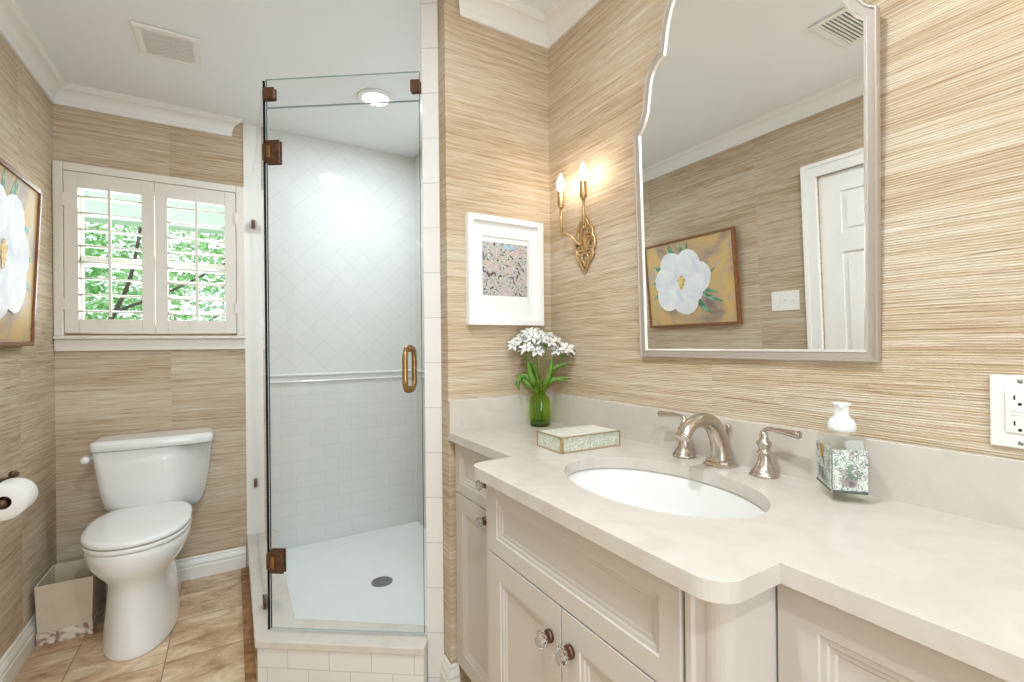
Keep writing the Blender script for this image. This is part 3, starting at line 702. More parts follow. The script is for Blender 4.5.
def rrect(cx, cy, hx, hy, r, z, bow=0, n=6):
    out = []
    for qx, qy, a0 in ((1, 1, 0), (-1, 1, 90), (-1, -1, 180), (1, -1, 270)):
        for i in range(n+1):
            a = R(a0 + 90*i/n); x = qx*(hx-r)+r*math.cos(a); y = qy*(hy-r)+r*math.sin(a)
            out.append((cx+x, cy+y, z))
    if bow:   # front face bows towards the room
        out2 = []
        for i, p in enumerate(out):
            out2.append(p)
            if i == 3*(n+1)-1:
                for k in range(1, 10):
                    t = k/10; q = Vector(p).lerp(Vector(out[3*(n+1)]), t); out2.append((q.x, q.y, q.z))
        out = [(x, y - (bow*(1-((x-cx)/hx)**2) if y < cy else 0), zz) for x, y, zz in out2]
    return out
TXc = -0.322; b = B()
rings(b, [rrect(TXc, 2.826, hx, hy, r, z, bow) for hx, hy, r, z, bow in ((0.165, 0.050, 0.05, 0.420, 0.0), (0.180, 0.066, 0.05, 0.440, 0.004), (0.192, 0.080, 0.045, 0.472, 0.010), (0.207, 0.092, 0.04, 0.56, 0.014), (0.218, 0.094, 0.035, 0.66, 0.016), (0.224, 0.095, 0.03, 0.727, 0.017))])
link('tank', b, M['porcelain'], parent=toi, world=True)
b = B()
rings(b, [rrect(TXc, 2.824, hx, hy, r, z, bow) for hx, hy, r, z, bow in ((0.226, 0.096, 0.03, 0.729, 0.018), (0.233, 0.100, 0.034, 0.733, 0.020), (0.233, 0.100, 0.034, 0.758, 0.020), (0.228, 0.096, 0.034, 0.769, 0.018), (0.212, 0.082, 0.03, 0.774, 0.014))])
link('tank_lid', b, M['porcelain'], parent=toi, world=True)
b = B(); tube(b, [(TXc-0.218, 2.78, 0.700), (TXc-0.238, 2.78, 0.700)], 0.011, 14)
tube(b, bez([(TXc-0.240, 2.80, 0.700), (TXc-0.243, 2.765, 0.700), (TXc-0.243, 2.725, 0.698)], 5), [0.013]+[0.0165]*9+[0.013], 12)
link('flush_lever', b, M['porcelain'], parent=toi, world=True, smooth=True)

# ------------------------------------------------------------------ waste bin, toilet roll
wb = thing('waste_bin', 'cream waste bin with a marbled foot band beside the toilet', 'waste bin', (-0.6, 2.70, 0))
b = B(); x0, x1, y0, y1 = -0.6895, -0.510, 2.580, 2.815
def rect(x0, x1, y0, y1, z): return [(x0, y0, z), (x1, y0, z), (x1, y1, z), (x0, y1, z)]
rings(b, [rect(x0+.006, x1-.006, y0+.006, y1-.006, 0.012), rect(x0+.006, x1-.006, y0+.006, y1-.006, 0.05), rect(x0, x1, y0, y1, 0.2410), rect(x0+.006, x1-.006, y0+.006, y1-.006, 0.2415), rect(x0+.010, x1-.010, y0+.010, y1-.010, 0.05), rect(x0+.010, x1-.010, y0+.010, y1-.010, 0.02)], smooth=False)
link('bin_body', b, M['bin'], parent=wb, world=True, bevel=0.002)
b = B(); box(b, x0+0.003, x1-0.003, y0+0.003, y1-0.003, 0.0, 0.052); link('foot_band', b, M['marble_blot'], parent=wb, world=True, bevel=0.002)
tp = thing('toilet_roll', 'white toilet paper roll on the left wall by the toilet', 'toilet roll', (XL+0.070, 2.17, 0.700))
prof = [(0.021, -0.050), (0.056, -0.050), (0.058, -0.046), (0.058, 0.046), (0.056, 0.050), (0.021, 0.050)]
b = B(); V = lathe(b, prof, (0, 0, 0), 48, 'Y', cap0=False, cap1=False); link('paper', b, M['paper'], parent=tp)
b = B(); lathe(b, [(0.0205, -0.050), (0.021, -0.0502), (0.021, 0.050), (0.0195, 0.050), (0.0195, -0.050), (0.0205, -0.0502)], (0, 0, 0), 32, 'Y', cap0=False, cap1=False); link('cardboard_core', b, M['card'], parent=tp, smooth=True)
th = thing('roll_holder', 'bronze toilet roll holder with a scrolled arm on the left wall', 'toilet roll holder', (XL, 2.262, 0.745))
b = B(); lathe(b, [(0.0001, 0), (0.026, 0), (0.026, 0.004), (0.020, 0.010), (0.010, 0.014), (0.008, 0.050), (0.0001, 0.052)], (XL, 2.262, 0.745), 24, 'X'); link('wall_plate', b, M['bronze'], parent=th, world=True, smooth=True)
b = B(); tube(b, bez([(XL+0.048, 2.262, 0.745), (XL+0.066, 2.258, 0.735), (XL+0.070, 2.250, 0.712), (XL+0.070, 2.236, 0.701), (XL+0.070, 2.17, 0.700), (XL+0.070, 2.118, 0.700)], 6), 0.007, 12)
lathe(b, [(0.0001, -0.010), (0.011, -0.006), (0.013, 0.002), (0.008, 0.008)], (XL+0.070, 2.114, 0.700), 16, 'Y')
link('arm', b, M['bronze'], parent=th, world=True, smooth=True)
b = B(); tube(b, bez([(XL+0.044, 2.262, 0.748), (XL+0.060, 2.266, 0.760), (XL+0.060, 2.240, 0.766), (XL+0.066, 2.215, 0.772)], 5), [0.008]*5+[0.009]*5+[0.011]*3+[0.010, 0.007, 0.003], 12); link('finial', b, M['bronze'], parent=th, world=True, smooth=True)

# ------------------------------------------------------------------ vanity
YV0 = -0.62   # right end of the vanity, beyond the frame
def arc(cx, cy, r, a0, a1, n=8): return [(cx+r*math.cos(R(a0+(a1-a0)*i/n)), cy+r*math.sin(R(a0+(a1-a0)*i/n))) for i in range(n+1)]
cx0 = 0.497
outline = [(XR-0.001, YE-0.001), (0.637, YE-0.001), (0.622, YE-0.02)][:2]
outline = [(XR-0.001, YE-0.001), (0.622, YE-0.001)] + [(0.622, 1.056)] + arc(cx0+0.036, 1.012, 0.036, 100, 180, 8) + arc(cx0+0.044, 0.396, 0.044, 180, 262, 8) + [(0.621, 0.353), (0.621, YV0), (XR-0.001, YV0)]
SCx, SCy, SA, SB = 0.765, 0.701, 0.160, 0.2325
ct = thing('countertop', 'cream quartz vanity countertop with backsplash', 'countertop', (0.83, 0.7, ZT))
b = B(); vo = [b.verts.new((x, y, ZT)) for x, y in outline]; vi = [b.verts.new((SCx+SA*math.cos(2*PI*i/64), SCy+SB*math.sin(2*PI*i/64), ZT)) for i in range(64)]
eds = [b.edges.new((vo[i], vo[(i+1) % len(vo)])) for i in range(len(vo))] + [b.edges.new((vi[i], vi[(i+1) % 64])) for i in range(64)]
bmesh.ops.triangle_fill(b, use_beauty=True, edges=eds)
ex = bmesh.ops.extrude_face_region(b, geom=b.faces[:])
for e in ex['geom']:
    if isinstance(e, bmesh.types.BMVert): e.co.z -= 0.028
link('slab', b, M['quartz'], parent=ct, world=True, bevel=0.0035, seg=2, angle=50)
b = B(); box(b, 1.038, XR-0.0005, YV0, 1.4565, ZT-0.004, 1.003); link('backsplash', b, M['quartz'], parent=ct, world=True, bevel=0.002)
b = B(); box(b, 0.623, XR-0.0005, 1.457, YE-0.0005, ZT-0.004, 1.003); link('backsplash', b, M['quartz'], parent=ct, world=True, bevel=0.002)

sk = thing('sink', 'white oval undermount sink set into the vanity counter', 'sink', (SCx, SCy, 0.74))
b = B(); n = 64; rs = []
for s, z in ((1.10, 0.8685), (1.03, 0.8685), (1.015, 0.862), (0.99, 0.84), (0.95, 0.80), (0.86, 0.765), (0.70, 0.742), (0.45, 0.730), (0.12, 0.726)):
    rs.append([(SCx+SA*s*math.cos(2*PI*i/n), SCy+SB*s*math.sin(2*PI*i/n), z) for i in range(n)])
for s, z in ((0.12, 0.716), (0.46, 0.720), (0.72, 0.732), (0.88, 0.756), (0.97, 0.795), (1.03, 0.84), (1.10, 0.862)):
    rs.append([(SCx+SA*s*math.cos(2*PI*i/n), SCy+SB*s*math.sin(2*PI*i/n), z) for i in range(n)])
rings(b, rs, cap0=False, cap1=False); link('basin', b, M['porcelain'], parent=sk, world=True)
b = B(); lathe(b, [(0.0001, 0.7255), (0.024, 0.7255), (0.026, 0.7285), (0.020, 0.7295), (0.0001, 0.7300)], (SCx, SCy, 0), 28); link('sink_drain', b, M['nickel'], parent=sk, world=True, smooth=True)

def panel_front(b, x, y0, y1, z0, z1, th=0.018, rail=0.048, mold=0.010):
    """recessed-panel front with stepped inner moulding in one skin, face at x (looking -X)"""
    r = []
    for ins, d in ((0, th), (0, 0.001), (0.001, 0), (rail, 0), (rail+0.002, 0.0025), (rail+0.009, 0.003), (rail+0.012, 0.0055), (rail+0.017, 0.006), (rail+0.020, 0.008)):
        r.append([(x+d, y0+ins, z0+ins), (x+d, y1-ins, z0+ins), (x+d, y1-ins, z1-ins), (x+d, y0+ins, z1-ins)])
    rings(b, r, smooth=False)
def knob(parent, x, y, z):
    b = B(); lathe(b, [(0.0001, -0.0005), (0.0115, -0.0005), (0.0125, -0.002), (0.0125, -0.008), (0.011, -0.0095), (0.006, -0.010), (0.0045, -0.013), (0.0001, -0.0135)], (x, y, z), 20, 'X', mi=0)
    lathe(b, [(0.0001, -0.0136), (0.007, -0.0138), (0.0125, -0.0165), (0.0160, -0.021), (0.0160, -0.026), (0.013, -0.031), (0.008, -0.0335), (0.0001, -0.034)], (x, y, z), 10, 'X', mi=1, smooth=False)
    return link('knob', b, [M['bronze'], M['crystal']], parent=parent, world=True)
def cabinet(label, xf, y0, y1, fronts, loc):
    t = thing('vanity_cabinet', label, 'cabinet', loc)
    b = B(); zt = ZT-0.0285
    box(b, xf+0.020, XR-0.002, y0, y1, 0.10, zt if not label.startswith('central') else 0.70)
    if label.startswith('central'):   # hollow top for the basin
        box(b, xf+0.020, xf+0.034, y0, y1, 0.70, zt); box(b, xf+0.034, XR-0.002, y0, y0+0.018, 0.70, zt); box(b, xf+0.034, XR-0.002, y1-0.018, y1, 0.70, zt)
    box(b, xf+0.09, XR-0.002, y0, y1, 0.0, 0.10)
    link('carcass', b, M['cab'], parent=t, world=True, bevel=0.001)
    for (nm, a0, a1, z0, z1, kn, rail) in fronts:
        b = B(); panel_front(b, xf, a0, a1, z0, z1, rail=rail)
        f = link(nm, b, M['cab'], parent=t, world=True)
        if kn: knob(f, xf, kn[0], kn[1])
    return t
XC = 0.524; XS = 0.642
cc = cabinet('central bumped-out vanity cabinet below the sink with two doors', XC, 0.432, 1.000,
    [('false_drawer', 0.436, 0.998, 0.698, 0.866, None, 0.038), ('door', 0.7125, 0.998, 0.12, 0.695, (0.744, 0.626), 0.052), ('door', 0.436, 0.7095, 0.12, 0.695, (0.680, 0.631), 0.052)], (0.78, 0.72, 0))
lc = cabinet('narrow vanity cabinet against the picture wall, left of the sink cabinet', XS, 1.032, YE-0.003,
    [('drawer', 1.036, YE-0.010, 0.698, 0.866, (1.232, 0.778), 0.036), ('door', 1.036, YE-0.010, 0.12, 0.695, (1.240, 0.666), 0.052)], (0.84, 1.23, 0))
rc = cabinet('vanity cabinet right of the sink cabinet at the frame edge', XS, YV0+0.01, 0.372,
    [('door', -0.10, 0.3700, 0.12, 0.866, None, 0.052), ('door', YV0+0.012, -0.104, 0.12, 0.858, None, 0.052)], (0.84, -0.1, 0))
# rounded pilasters of the bump-out
for (ya, yb, s) in ((0.372, 0.431, 1), (1.001, 1.030, -1)):
    b = B()
    if s == 1:
        P = [(XC+0.020, yb)] + [(XC+0.003, yb), (XC+0.003, yb-0.010), (XC+0.008, yb-0.013)] + arc(XC+0.036, 0.400, 0.026, 168, 262, 8) + [(XS+0.021, 0.3725), (XS+0.021, yb)]
    else:
        P = [(XC+0.020, ya), (XC+0.003, ya)][::-1] ; P = [(XS+0.019, ya), (XS+0.019, yb)] + arc(XC+0.022, yb-0.018, 0.018, 90, 180, 6) + [(XC+0.004, ya)]
    prism(b, P, 0.10, ZT-0.0285); link('pilaster', b, M['cab'], parent=cc, world=True, bevel=0.001)

# ------------------------------------------------------------------ faucet
fc = thing('faucet', 'brushed nickel widespread faucet with two lever handles behind the sink', 'faucet', (1.0, 0.705, ZT))
FY = 0.706
b = B()
rings(b, [[(0.997+dx*hx, FY+dy*hy, z) for dx, dy in ((1,.6),(.6,1),(-.6,1),(-1,.6),(-1,-.6),(-.6,-1),(.6,-1),(1,-.6))] for hx, hy, z in ((0.031, 0.033, ZT+0.0003), (0.032, 0.034, ZT+0.004), (0.027, 0.029, ZT+0.008), (0.026, 0.028, ZT+0.013), (0.022, 0.024, ZT+0.016))], smooth=False)
P = bez([(0.998, FY, ZT+0.014), (0.997, FY, ZT+0.040), (0.988, FY, ZT+0.070), (0.968, FY, ZT+0.098), (0.938, FY, ZT+0.113), (0.906, FY, ZT+0.112), (0.880, FY, ZT+0.099), (0.866, FY, ZT+0.083)], 6)
N_ = len(P); el = []
for i in range(N_):
    t = i/(N_-1); w = 0.022*(1-t)+0.014*t + (0.003*max(0, (t-0.8)/0.2)); h_ = 0.021*(1-t)**1.5+0.0115
    el.append((w, h_ if h_ < w+0.004 else w+0.004))
tube(b, P, None, 24, ell=el, ref=(0, 1, 0))
e1 = Vector(P[-1]); tube(b, [e1, e1+Vector((-0.004, 0, -0.005))], None, 24, ell=[(0.0175, 0.0135), (0.0165, 0.0125)], ref=(0, 1, 0))
link('spout', b, M['nickel'], parent=fc, world=True)
b = B(); lathe(b, [(0.0001, 0.05), (0.0025, 0.05), (0.0025, 0.072), (0.0045, 0.076), (0.006, 0.084), (0.0075, 0.090), (0.005, 0.094), (0.0001, 0.095)], (1.026, FY, ZT+0.002), 16)
tube(b, [(1.026, FY, ZT+0.005), (1.026, FY, ZT+0.055)], 0.0025, 8)
link('lift_rod', b, M['nickel'], parent=fc, world=True, smooth=True)
for y, s in ((0.812, 1), (0.600, -1)):
    b = B(); c = (0.998, y, ZT)
    V = lathe(b, [(0.029, 0.0003), (0.030, 0.003), (0.028, 0.006), (0.0265, 0.007), (0.0265, 0.010), (0.024, 0.012), (0.018, 0.021), (0.0135, 0.032), (0.011, 0.044), (0.0115, 0.048), (0.014, 0.050), (0.0145, 0.053),
              (0.011, 0.056), (0.0105, 0.060), (0.0155, 0.069), (0.0155, 0.073), (0.010, 0.079), (0.0075, 0.086), (0.0075, 0.094), (0.0001, 0.098)], c, 24)
    h = link('handle', b, M['nickel'], parent=fc, world=True)
    b = B(); L = [(0.998, y-s*0.004, ZT+0.086), (0.998, y-s*0.001, ZT+0.098), (0.998, y+s*0.010, ZT+0.1035), (0.998, y+s*0.030, ZT+0.1035), (0.996, y+s*0.055, ZT+0.102), (0.994, y+s*0.076, ZT+0.101)]
    PP = bez(L, 5); nn = len(PP); tube(b, PP, [0.0065-0.002*math.sin(PI*min(1, i/(nn*0.7)))+0.0022*max(0, (i/nn-0.7)/0.3) for i in range(nn)], 14)
    tube(b, [PP[-1], PP[-1]+Vector((0, s*0.003, 0))], [0.0085, 0.006], 14)
    link('lever', b, M['nickel'], parent=h, world=True, smooth=True)

# ------------------------------------------------------------------ soap bottle
ang = math.atan2(0.5-0.435, 1.008-0.934)
sb = thing('soap_bottle', 'clear foaming soap dispenser with a leafy label and white pump', 'soap bottle', (0.934, 0.435, ZT+0.0002), (0, 0, ang))
L1, L2, HB = 0.092, 0.060, 0.124   # local x: along the far side, local y: negative toward the right
def rr(x0, x1, y0, y1, r, z, n=4):
    return rrect((x0+x1)/2, (y0+y1)/2, (x1-x0)/2, (y1-y0)/2, r, z, 0, n)
b = B(); rings(b, [rr(0, L1, -L2, 0, .006, 0), rr(-.0005, L1+.0005, -L2-.0005, .0005, .006, .004), rr(0, L1, -L2, 0, .006, HB-.010), rr(.005, L1-.005, -L2+.005, -.005, .008, HB-.002), rr(.018, L1-.018, -L2+.010, -.010, .012, HB)])
link('bottle', b, M['clear'], parent=sb)
b = B(); rings(b, [rr(.003, L1-.003, -L2+.003, -.003, .005, .004), rr(.003, L1-.003, -L2+.003, -.003, .005, HB-.038)]); link('liquid_soap', b, M['liquid'], parent=sb)
b = B(); c = (L1/2, -L2/2, HB)
lathe(b, [(0.019, -0.0005), (0.0225, 0.001), (0.0225, 0.012), (0.020, 0.019), (0.0135, 0.025), (0.0115, 0.030), (0.0115, 0.047), (0.015, 0.049), (0.0155, 0.052), (0.0001, 0.053)], c, 28)
tube(b, [(c[0], c[1], HB+0.048), (c[0]-0.012, c[1]+0.004, HB+0.0490), (c[0]-0.024, c[1]+0.008, HB+0.047)], [0.006, 0.0055, 0.004], 12)
link('pump', b, M['pump'], parent=sb, smooth=True)
# label wraps the two faces towards the room: left face (y=0 side is away) -> faces x=0 plane and y=-L2 plane
random.seed(9)
b = B()
box(b, 0.004, L1-0.004, -0.0002, 0.0007, 0.018, 0.098, 0)      # long face, looking left
box(b, -0.0009, 0.0, -L2+0.005, -0.001, 0.018, 0.096, 0)       # short face, looking at the camera
box(b, 0.004, L1-0.004, 0.0005, 0.0011, 0.018, 0.022, 1); box(b, -0.0013, -0.0007, -L2+0.005, -0.001, 0.018, 0.023, 1)
def leafpoly(b, face, u, z, a, l, w, mi, lift):
    pts = []
    for t, s in ((0, 0), (.3, 1), (.65, .8), (1, 0), (.65, -.8), (.3, -1)):
        du = t*l*math.cos(a)-s*w*math.sin(a); dz = t*l*math.sin(a)+s*w*math.cos(a); pts.append((u+du, z+dz))
    vs = [b.verts.new((-lift, p[0], p[1]) if face == 's' else (p[0], lift, p[1])) for p in pts]
    F = b.faces.new(vs); F.material_index = mi
for k in range(24):
    f = 's' if k < 13 else 'l'; u = random.uniform(-L2+0.018, -0.016) if f == 's' else random.uniform(0.014, L1-0.020); z = random.uniform(0.028, 0.080); a0 = random.uniform(0.6, 2.4)
    mi = 2 if k % 3 else 3
    for j in range(7):
        aa = a0 + (1 if j % 2 else -1)*0.75; off = j*0.0022
        leafpoly(b, f, u+off*math.cos(a0), z+off*math.sin(a0), aa, 0.0070, 0.0012, mi, 0.00125+k*0.00001)
for i in range(9):   # orange fruit motif
    a = 2*PI*i/9; leafpoly(b, 'l', 0.055, 0.090, a, 0.010, 0.003, 4, 0.0016)
    leafpoly(b, 'l', 0.055, 0.078, a, 0.008, 0.003, 4, 0.0016)
for i in range(10):
    a = 2*PI*i/10; leafpoly(b, 's', -0.030, 0.036, a, 0.009, 0.0028, 3, 0.0018)
link('label', b, [M['labelw'], M['labeld'], M['sage'], M['purple'], M['orange']], parent=sb)

# ------------------------------------------------------------------ trinket box
tb = thing('trinket_box', 'pale antique glass trinket box with brass edges on the counter', 'box', (0.852, 1.062, ZT+0.0002), (0, 0, R(-1.5)))
hx, hy, hh = 0.102, 0.060, 0.042
b = B(); box(b, -hx+.001, hx-.001, -hy+.001, hy-.001, 0.001, hh*0.72); link('box_body', b, M['antique'], parent=tb)
b = B(); box(b, -hx+.001, hx-.001, -hy+.001, hy-.001, hh*0.72+0.0006, hh-0.001); box(b, -hx+.006, hx-.006, -hy+.006, hy-.006, hh-0.001, hh+0.0002); link('box_lid', b, M['boxtop'] if False else [M['antique']], parent=tb)
b = B(); box(b, -hx+.003, hx-.003, -hy+.003, hy-.003, hh+0.0003, hh+0.0012); link('lid_glass', b, M['boxtop'], parent=tb)
b = B(); e_ = 0.0016
for sx in (-1, 1):
    for sy in (-1, 1): box(b, sx*hx-e_, sx*hx+e_, sy*hy-e_, sy*hy+e_, 0, hh)
for z in (0.0012, hh):
    for s in (-1, 1):
        box(b, -hx, hx, s*hy-e_, s*hy+e_, z-0.0012, z+0.0012); box(b, s*hx-e_, s*hx+e_, -hy, hy, z-0.0012, z+0.0012)
link('edge_trim', b, M['gold'], parent=tb)
b = B(); box(b, -hx-0.0022, -hx+0.006, -hy-0.0022, -hy+0.004, 0.0, hh+0.001); link('corner_strap', b, M['gold'], parent=tb, bevel=0.0006)

# ------------------------------------------------------------------ vase and flowers
VX, VY = 0.945, 1.395
vs_ = thing('glass_vase', 'small green glass bottle vase in the counter corner', 'vase', (VX, VY, ZT+0.0002))
b = B(); out = [(0.034, 0.0), (0.038, 0.003), (0.0388, 0.02), (0.0388, 0.085), (0.036, 0.098), (0.028, 0.108), (0.021, 0.115), (0.0195, 0.122)]
inn = [(0.0175, 0.122), (0.019, 0.115), (0.026, 0.106), (0.034, 0.096), (0.0365, 0.085), (0.0365, 0.022), (0.030, 0.017), (0.0001, 0.015)]
lathe(b, out+inn, (0, 0, 0), 40, mi=0, cap1=False); link('vase_body', b, M['vase'], parent=vs_)
b = B(); lathe(b, [(0.0001, 0.0008), (0.0335, 0.0008), (0.0372, 0.004), (0.0372, 0.016), (0.030, 0.0165), (0.0001, 0.0155)], (0, 0, 0), 40); link('vase_foot', b, M['vase_base'], parent=vs_)
b = B(); lathe(b, [(0.0195, 0.1222), (0.026, 0.128), (0.0345, 0.134), (0.0365, 0.146), (0.0375, 0.158), (0.0362, 0.158), (0.035, 0.146), (0.033, 0.136), (0.0245, 0.130), (0.0178, 0.1222)], (0, 0, 0), 40, cap0=False, cap1=False); link('vase_rim', b, M['vase_rim'], parent=vs_)
random.seed(21)
def blossom(parent, c, nrm, s):
    """open lily-like floret, six pointed petals and a few stamens"""
    nrm = Vector(nrm).normalized(); u = nrm.orthogonal().normalized(); w = nrm.cross(u); c = Vector(c); b = B()
    a0 = random.uniform(0, 1)
    for k in range(6):
        a = a0 + 2*PI*k/6; d_ = u*math.cos(a)+w*math.sin(a); sd_ = nrm.cross(d_); lift = 0.25 if k % 2 else 0.05
        Ls, Rs = [], []
        for t, wd in ((0.02, .05), (.25, .17), (.55, .24), (.8, .16), (1.0, .02)):
            p = c + d_*s*t + nrm*s*(0.75*t - 0.55*t*t*1.2 + lift*t)
            Ls.append(b.verts.new(p + sd_*wd*s + nrm*0.06*s)); Rs.append(b.verts.new(p - sd_*wd*s + nrm*0.06*s)); 
        Cn = [b.verts.new(c + d_*s*t + nrm*s*(0.75*t - 0.66*t*t + lift*t)) for t in (0.02, .25, .55, .8, 1.0)]
        for i in range(4):
            for X_, Y_ in ((Ls, Cn), (Cn, Rs)):
                F = b.faces.new((X_[i], X_[i+1], Y_[i+1], Y_[i])); F.smooth = True
    for k in range(5):
        a = random.uniform(0, 6.28); tip = c + nrm*s*0.8 + (u*math.cos(a)+w*math.sin(a))*s*0.22
        tube(b, [c, tip], [0.0005, 0.0004], 5, mi=1)
        lathe(b, [(0.0001, -0.001), (0.0011, 0), (0.0001, 0.001)], tuple(tip), 6, mi=1)
    o = link('blossom', b, [M['petal'], M['stamen']], parent=parent, world=True)
    md = o.modifiers.new('thick', 'SOLIDIFY'); md.thickness = 0.0006
    return o
M['stamen'] = plain('stamen', srgb(150, 150, 110), 0.6)
def leaf(parent, P, wmax):
    b = B(); pts = bez(P, 6); n = len(pts); Ls = []; Rs = []; Cs = []
    for i, p in enumerate(pts):
        t = (pts[min(i+1, n-1)]-pts[max(i-1, 0)]).normalized(); s = t.cross(Vector((0.512, 0.859, 0)))*0.9 + t.cross(Vector((0, 0, 1)))*0.45
        s.normalize(); u = s.cross(t); w = wmax*math.sin(PI*(0.12+0.88*i/(n-1)))**0.8
        Ls.append(b.verts.new(p+s*w+u*w*0.3)); Cs.append(b.verts.new(p)); Rs.append(b.verts.new(p-s*w+u*w*0.3))
    for i in range(n-1):
        for A, C_ in ((Ls, Cs), (Cs, Rs)):
            F = b.faces.new((A[i], A[i+1], C_[i+1], C_[i])); F.smooth = True
    o = link('leaf', b, M['leaf'], parent=parent, world=True); md = o.modifiers.new('thick', 'SOLIDIFY'); md.thickness = 0.0006
    return o
camr = Vector((0.859, -0.512, 0))      # direction that reads as picture-right from the room
camf = Vector((0.512, 0.859, 0))
def VP(r, f_, z): return Vector((VX, VY, ZT)) + camr*r + camf*f_ + Vector((0, 0, z))
stems = [  # (r, f, z) of the head, blossom count, where it stands
    (-0.070, -0.01, 0.302, 6, 'white flower stem leaning furthest left in the green vase'),
    (-0.024, -0.02, 0.330, 7, 'tallest white flower stem in the middle of the green vase'),
    (0.026, -0.018, 0.312, 6, 'white flower stem just right of the tallest one in the green vase'),
    (0.088, 0.0, 0.272, 7, 'white flower stem leaning right over the trinket box'),
    (-0.010, 0.035, 0.285, 4, 'white flower stem at the back of the green vase'),
    (-0.030, -0.045, 0.275, 4, 'white flower stem at the front of the green vase')]
for i, (r, f_, z, nb, lab) in enumerate(stems):
    st_ = thing('cut_flower', lab, 'flower', tuple(VP(0, 0, 0.02)), group='white flowers in the green vase')
    base = VP(-0.25*r, -0.25*f_, 0.022); neck = VP(0.12*r, 0.12*f_, 0.120); mid_ = VP(r*0.45, f_*0.45, 0.19); head = VP(r*0.9, f_*0.9, z-0.035)
    b = B(); pts = bez([base, neck, mid_, head], 6); tube(b, pts, 0.0022, 8)
    cents = []
    nb += 2
    for k in range(nb):
        a = 2*PI*k/nb*1.3 + i; rr_ = (0.0, 0.032, 0.020)[0 if k == 0 else 1+k % 2]
        c_ = VP(r + rr_*math.cos(a), f_ + rr_*math.sin(a), z + random.uniform(-0.022, 0.008) + (0.012 if k == 0 else 0))
        tube(b, bez([head, head.lerp(c_, 0.5)+Vector((0, 0, 0.004)), c_], 3), 0.0012, 6); cents.append(c_)
    link('stem', b, M['stem'], parent=st_, world=True, smooth=True)
    for c_ in cents: blossom(st_, c_, (c_-head)+Vector((0, 0, 0.02))-camf*0.018, random.uniform(0.026, 0.032))
    if i < 4:
        L_ = [[VP(0.0, -.01, .12), VP(-.045, -.015, .150), VP(-.085, -.01, .185)], [VP(-.01, -.02, .12), VP(-.035, -.03, .19), VP(-.045, -.03, .245)], [VP(.01, -.015, .12), VP(.035, -.02, .185), VP(.045, -.02, .25)], [VP(.015, 0, .125), VP(.05, -.01, .200), VP(.112, -.01, .225)]][i]
        leaf(st_, L_, 0.010)
        L2_ = [[VP(-.02, -.02, .155), VP(-.058, -.02, .180), VP(-.078, -.02, .155), VP(-.072, -.02, .128)], [VP(0, .0, .14), VP(-.02, .0, .20), VP(-.06, .0, .255)], [VP(0.01, -.01, .145), VP(.045, -.01, .165), VP(.10, -.01, .158)], [VP(.02, -.01, .14), VP(.055, -.01, .165), VP(.115, -.01, .170)]][i]
        leaf(st_, L2_, 0.009)

# ------------------------------------------------------------------ framed print on the end wall
fp = thing('framed_print', 'white framed abstract floral print on the end wall', 'picture', ((0.690+0.996)/2, YE-0.0005, 1.258))
x0, x1, z0, z1 = 0.692, 1.002, 1.259, 1.643; yf = YE-0.028; fw_ = 0.020; b = B()
for (a0, a1, c0, c1) in ((x0, x0+fw_, z0, z1), (x1-fw_, x1, z0, z1), (x0+fw_, x1-fw_, z0, z0+fw_), (x0+fw_, x1-fw_, z1-fw_, z1)): box(b, a0, a1, yf, YE-0.001, c0, c1)
link('frame', b, M['wframe'], parent=fp, world=True, bevel=0.0015)
b = B(); mx0, mx1, mz0, mz1 = 0.750, 0.944, 1.339, 1.574; a0, a1, c0, c1 = x0+fw_, x1-fw_, z0+fw_, z1-fw_
for (p0, p1, q0, q1) in ((a0, mx0, c0, c1), (mx1, a1, c0, c1), (mx0, mx1, c0, mz0), (mx0, mx1, mz1, c1)): box(b, p0, p1, YE-0.012, YE-0.008, q0, q1)
link('mount', b, M['mat'], parent=fp, world=True)
b = B(); box(b, mx0-.002, mx1+.002, YE-0.0065, YE-0.003, mz0-.002, mz1+.002); link('paper', b, M['mat'], parent=fp, world=True)
b = B(); box(b, 0.755, 0.941, YE-0.0078, YE-0.0067, 1.365, 1.555); link('printed_art', b, M['art'], parent=fp, world=True)
b = B()
random.seed(3)
for (cx_, cz_, w_, h_) in ((0.862, 1.541, .030, .009),):
    vs2 = [b.verts.new((cx_+w_*math.cos(2*PI*i/12)*(1+.2*math.sin(5*i)), YE-0.0081, cz_+h_*math.sin(2*PI*i/12))) for i in range(12)]; b.faces.new(vs2)
link('blue_patch', b, plain('sky_blue_paint', srgb(160, 192, 214), 0.7), parent=fp, world=True)

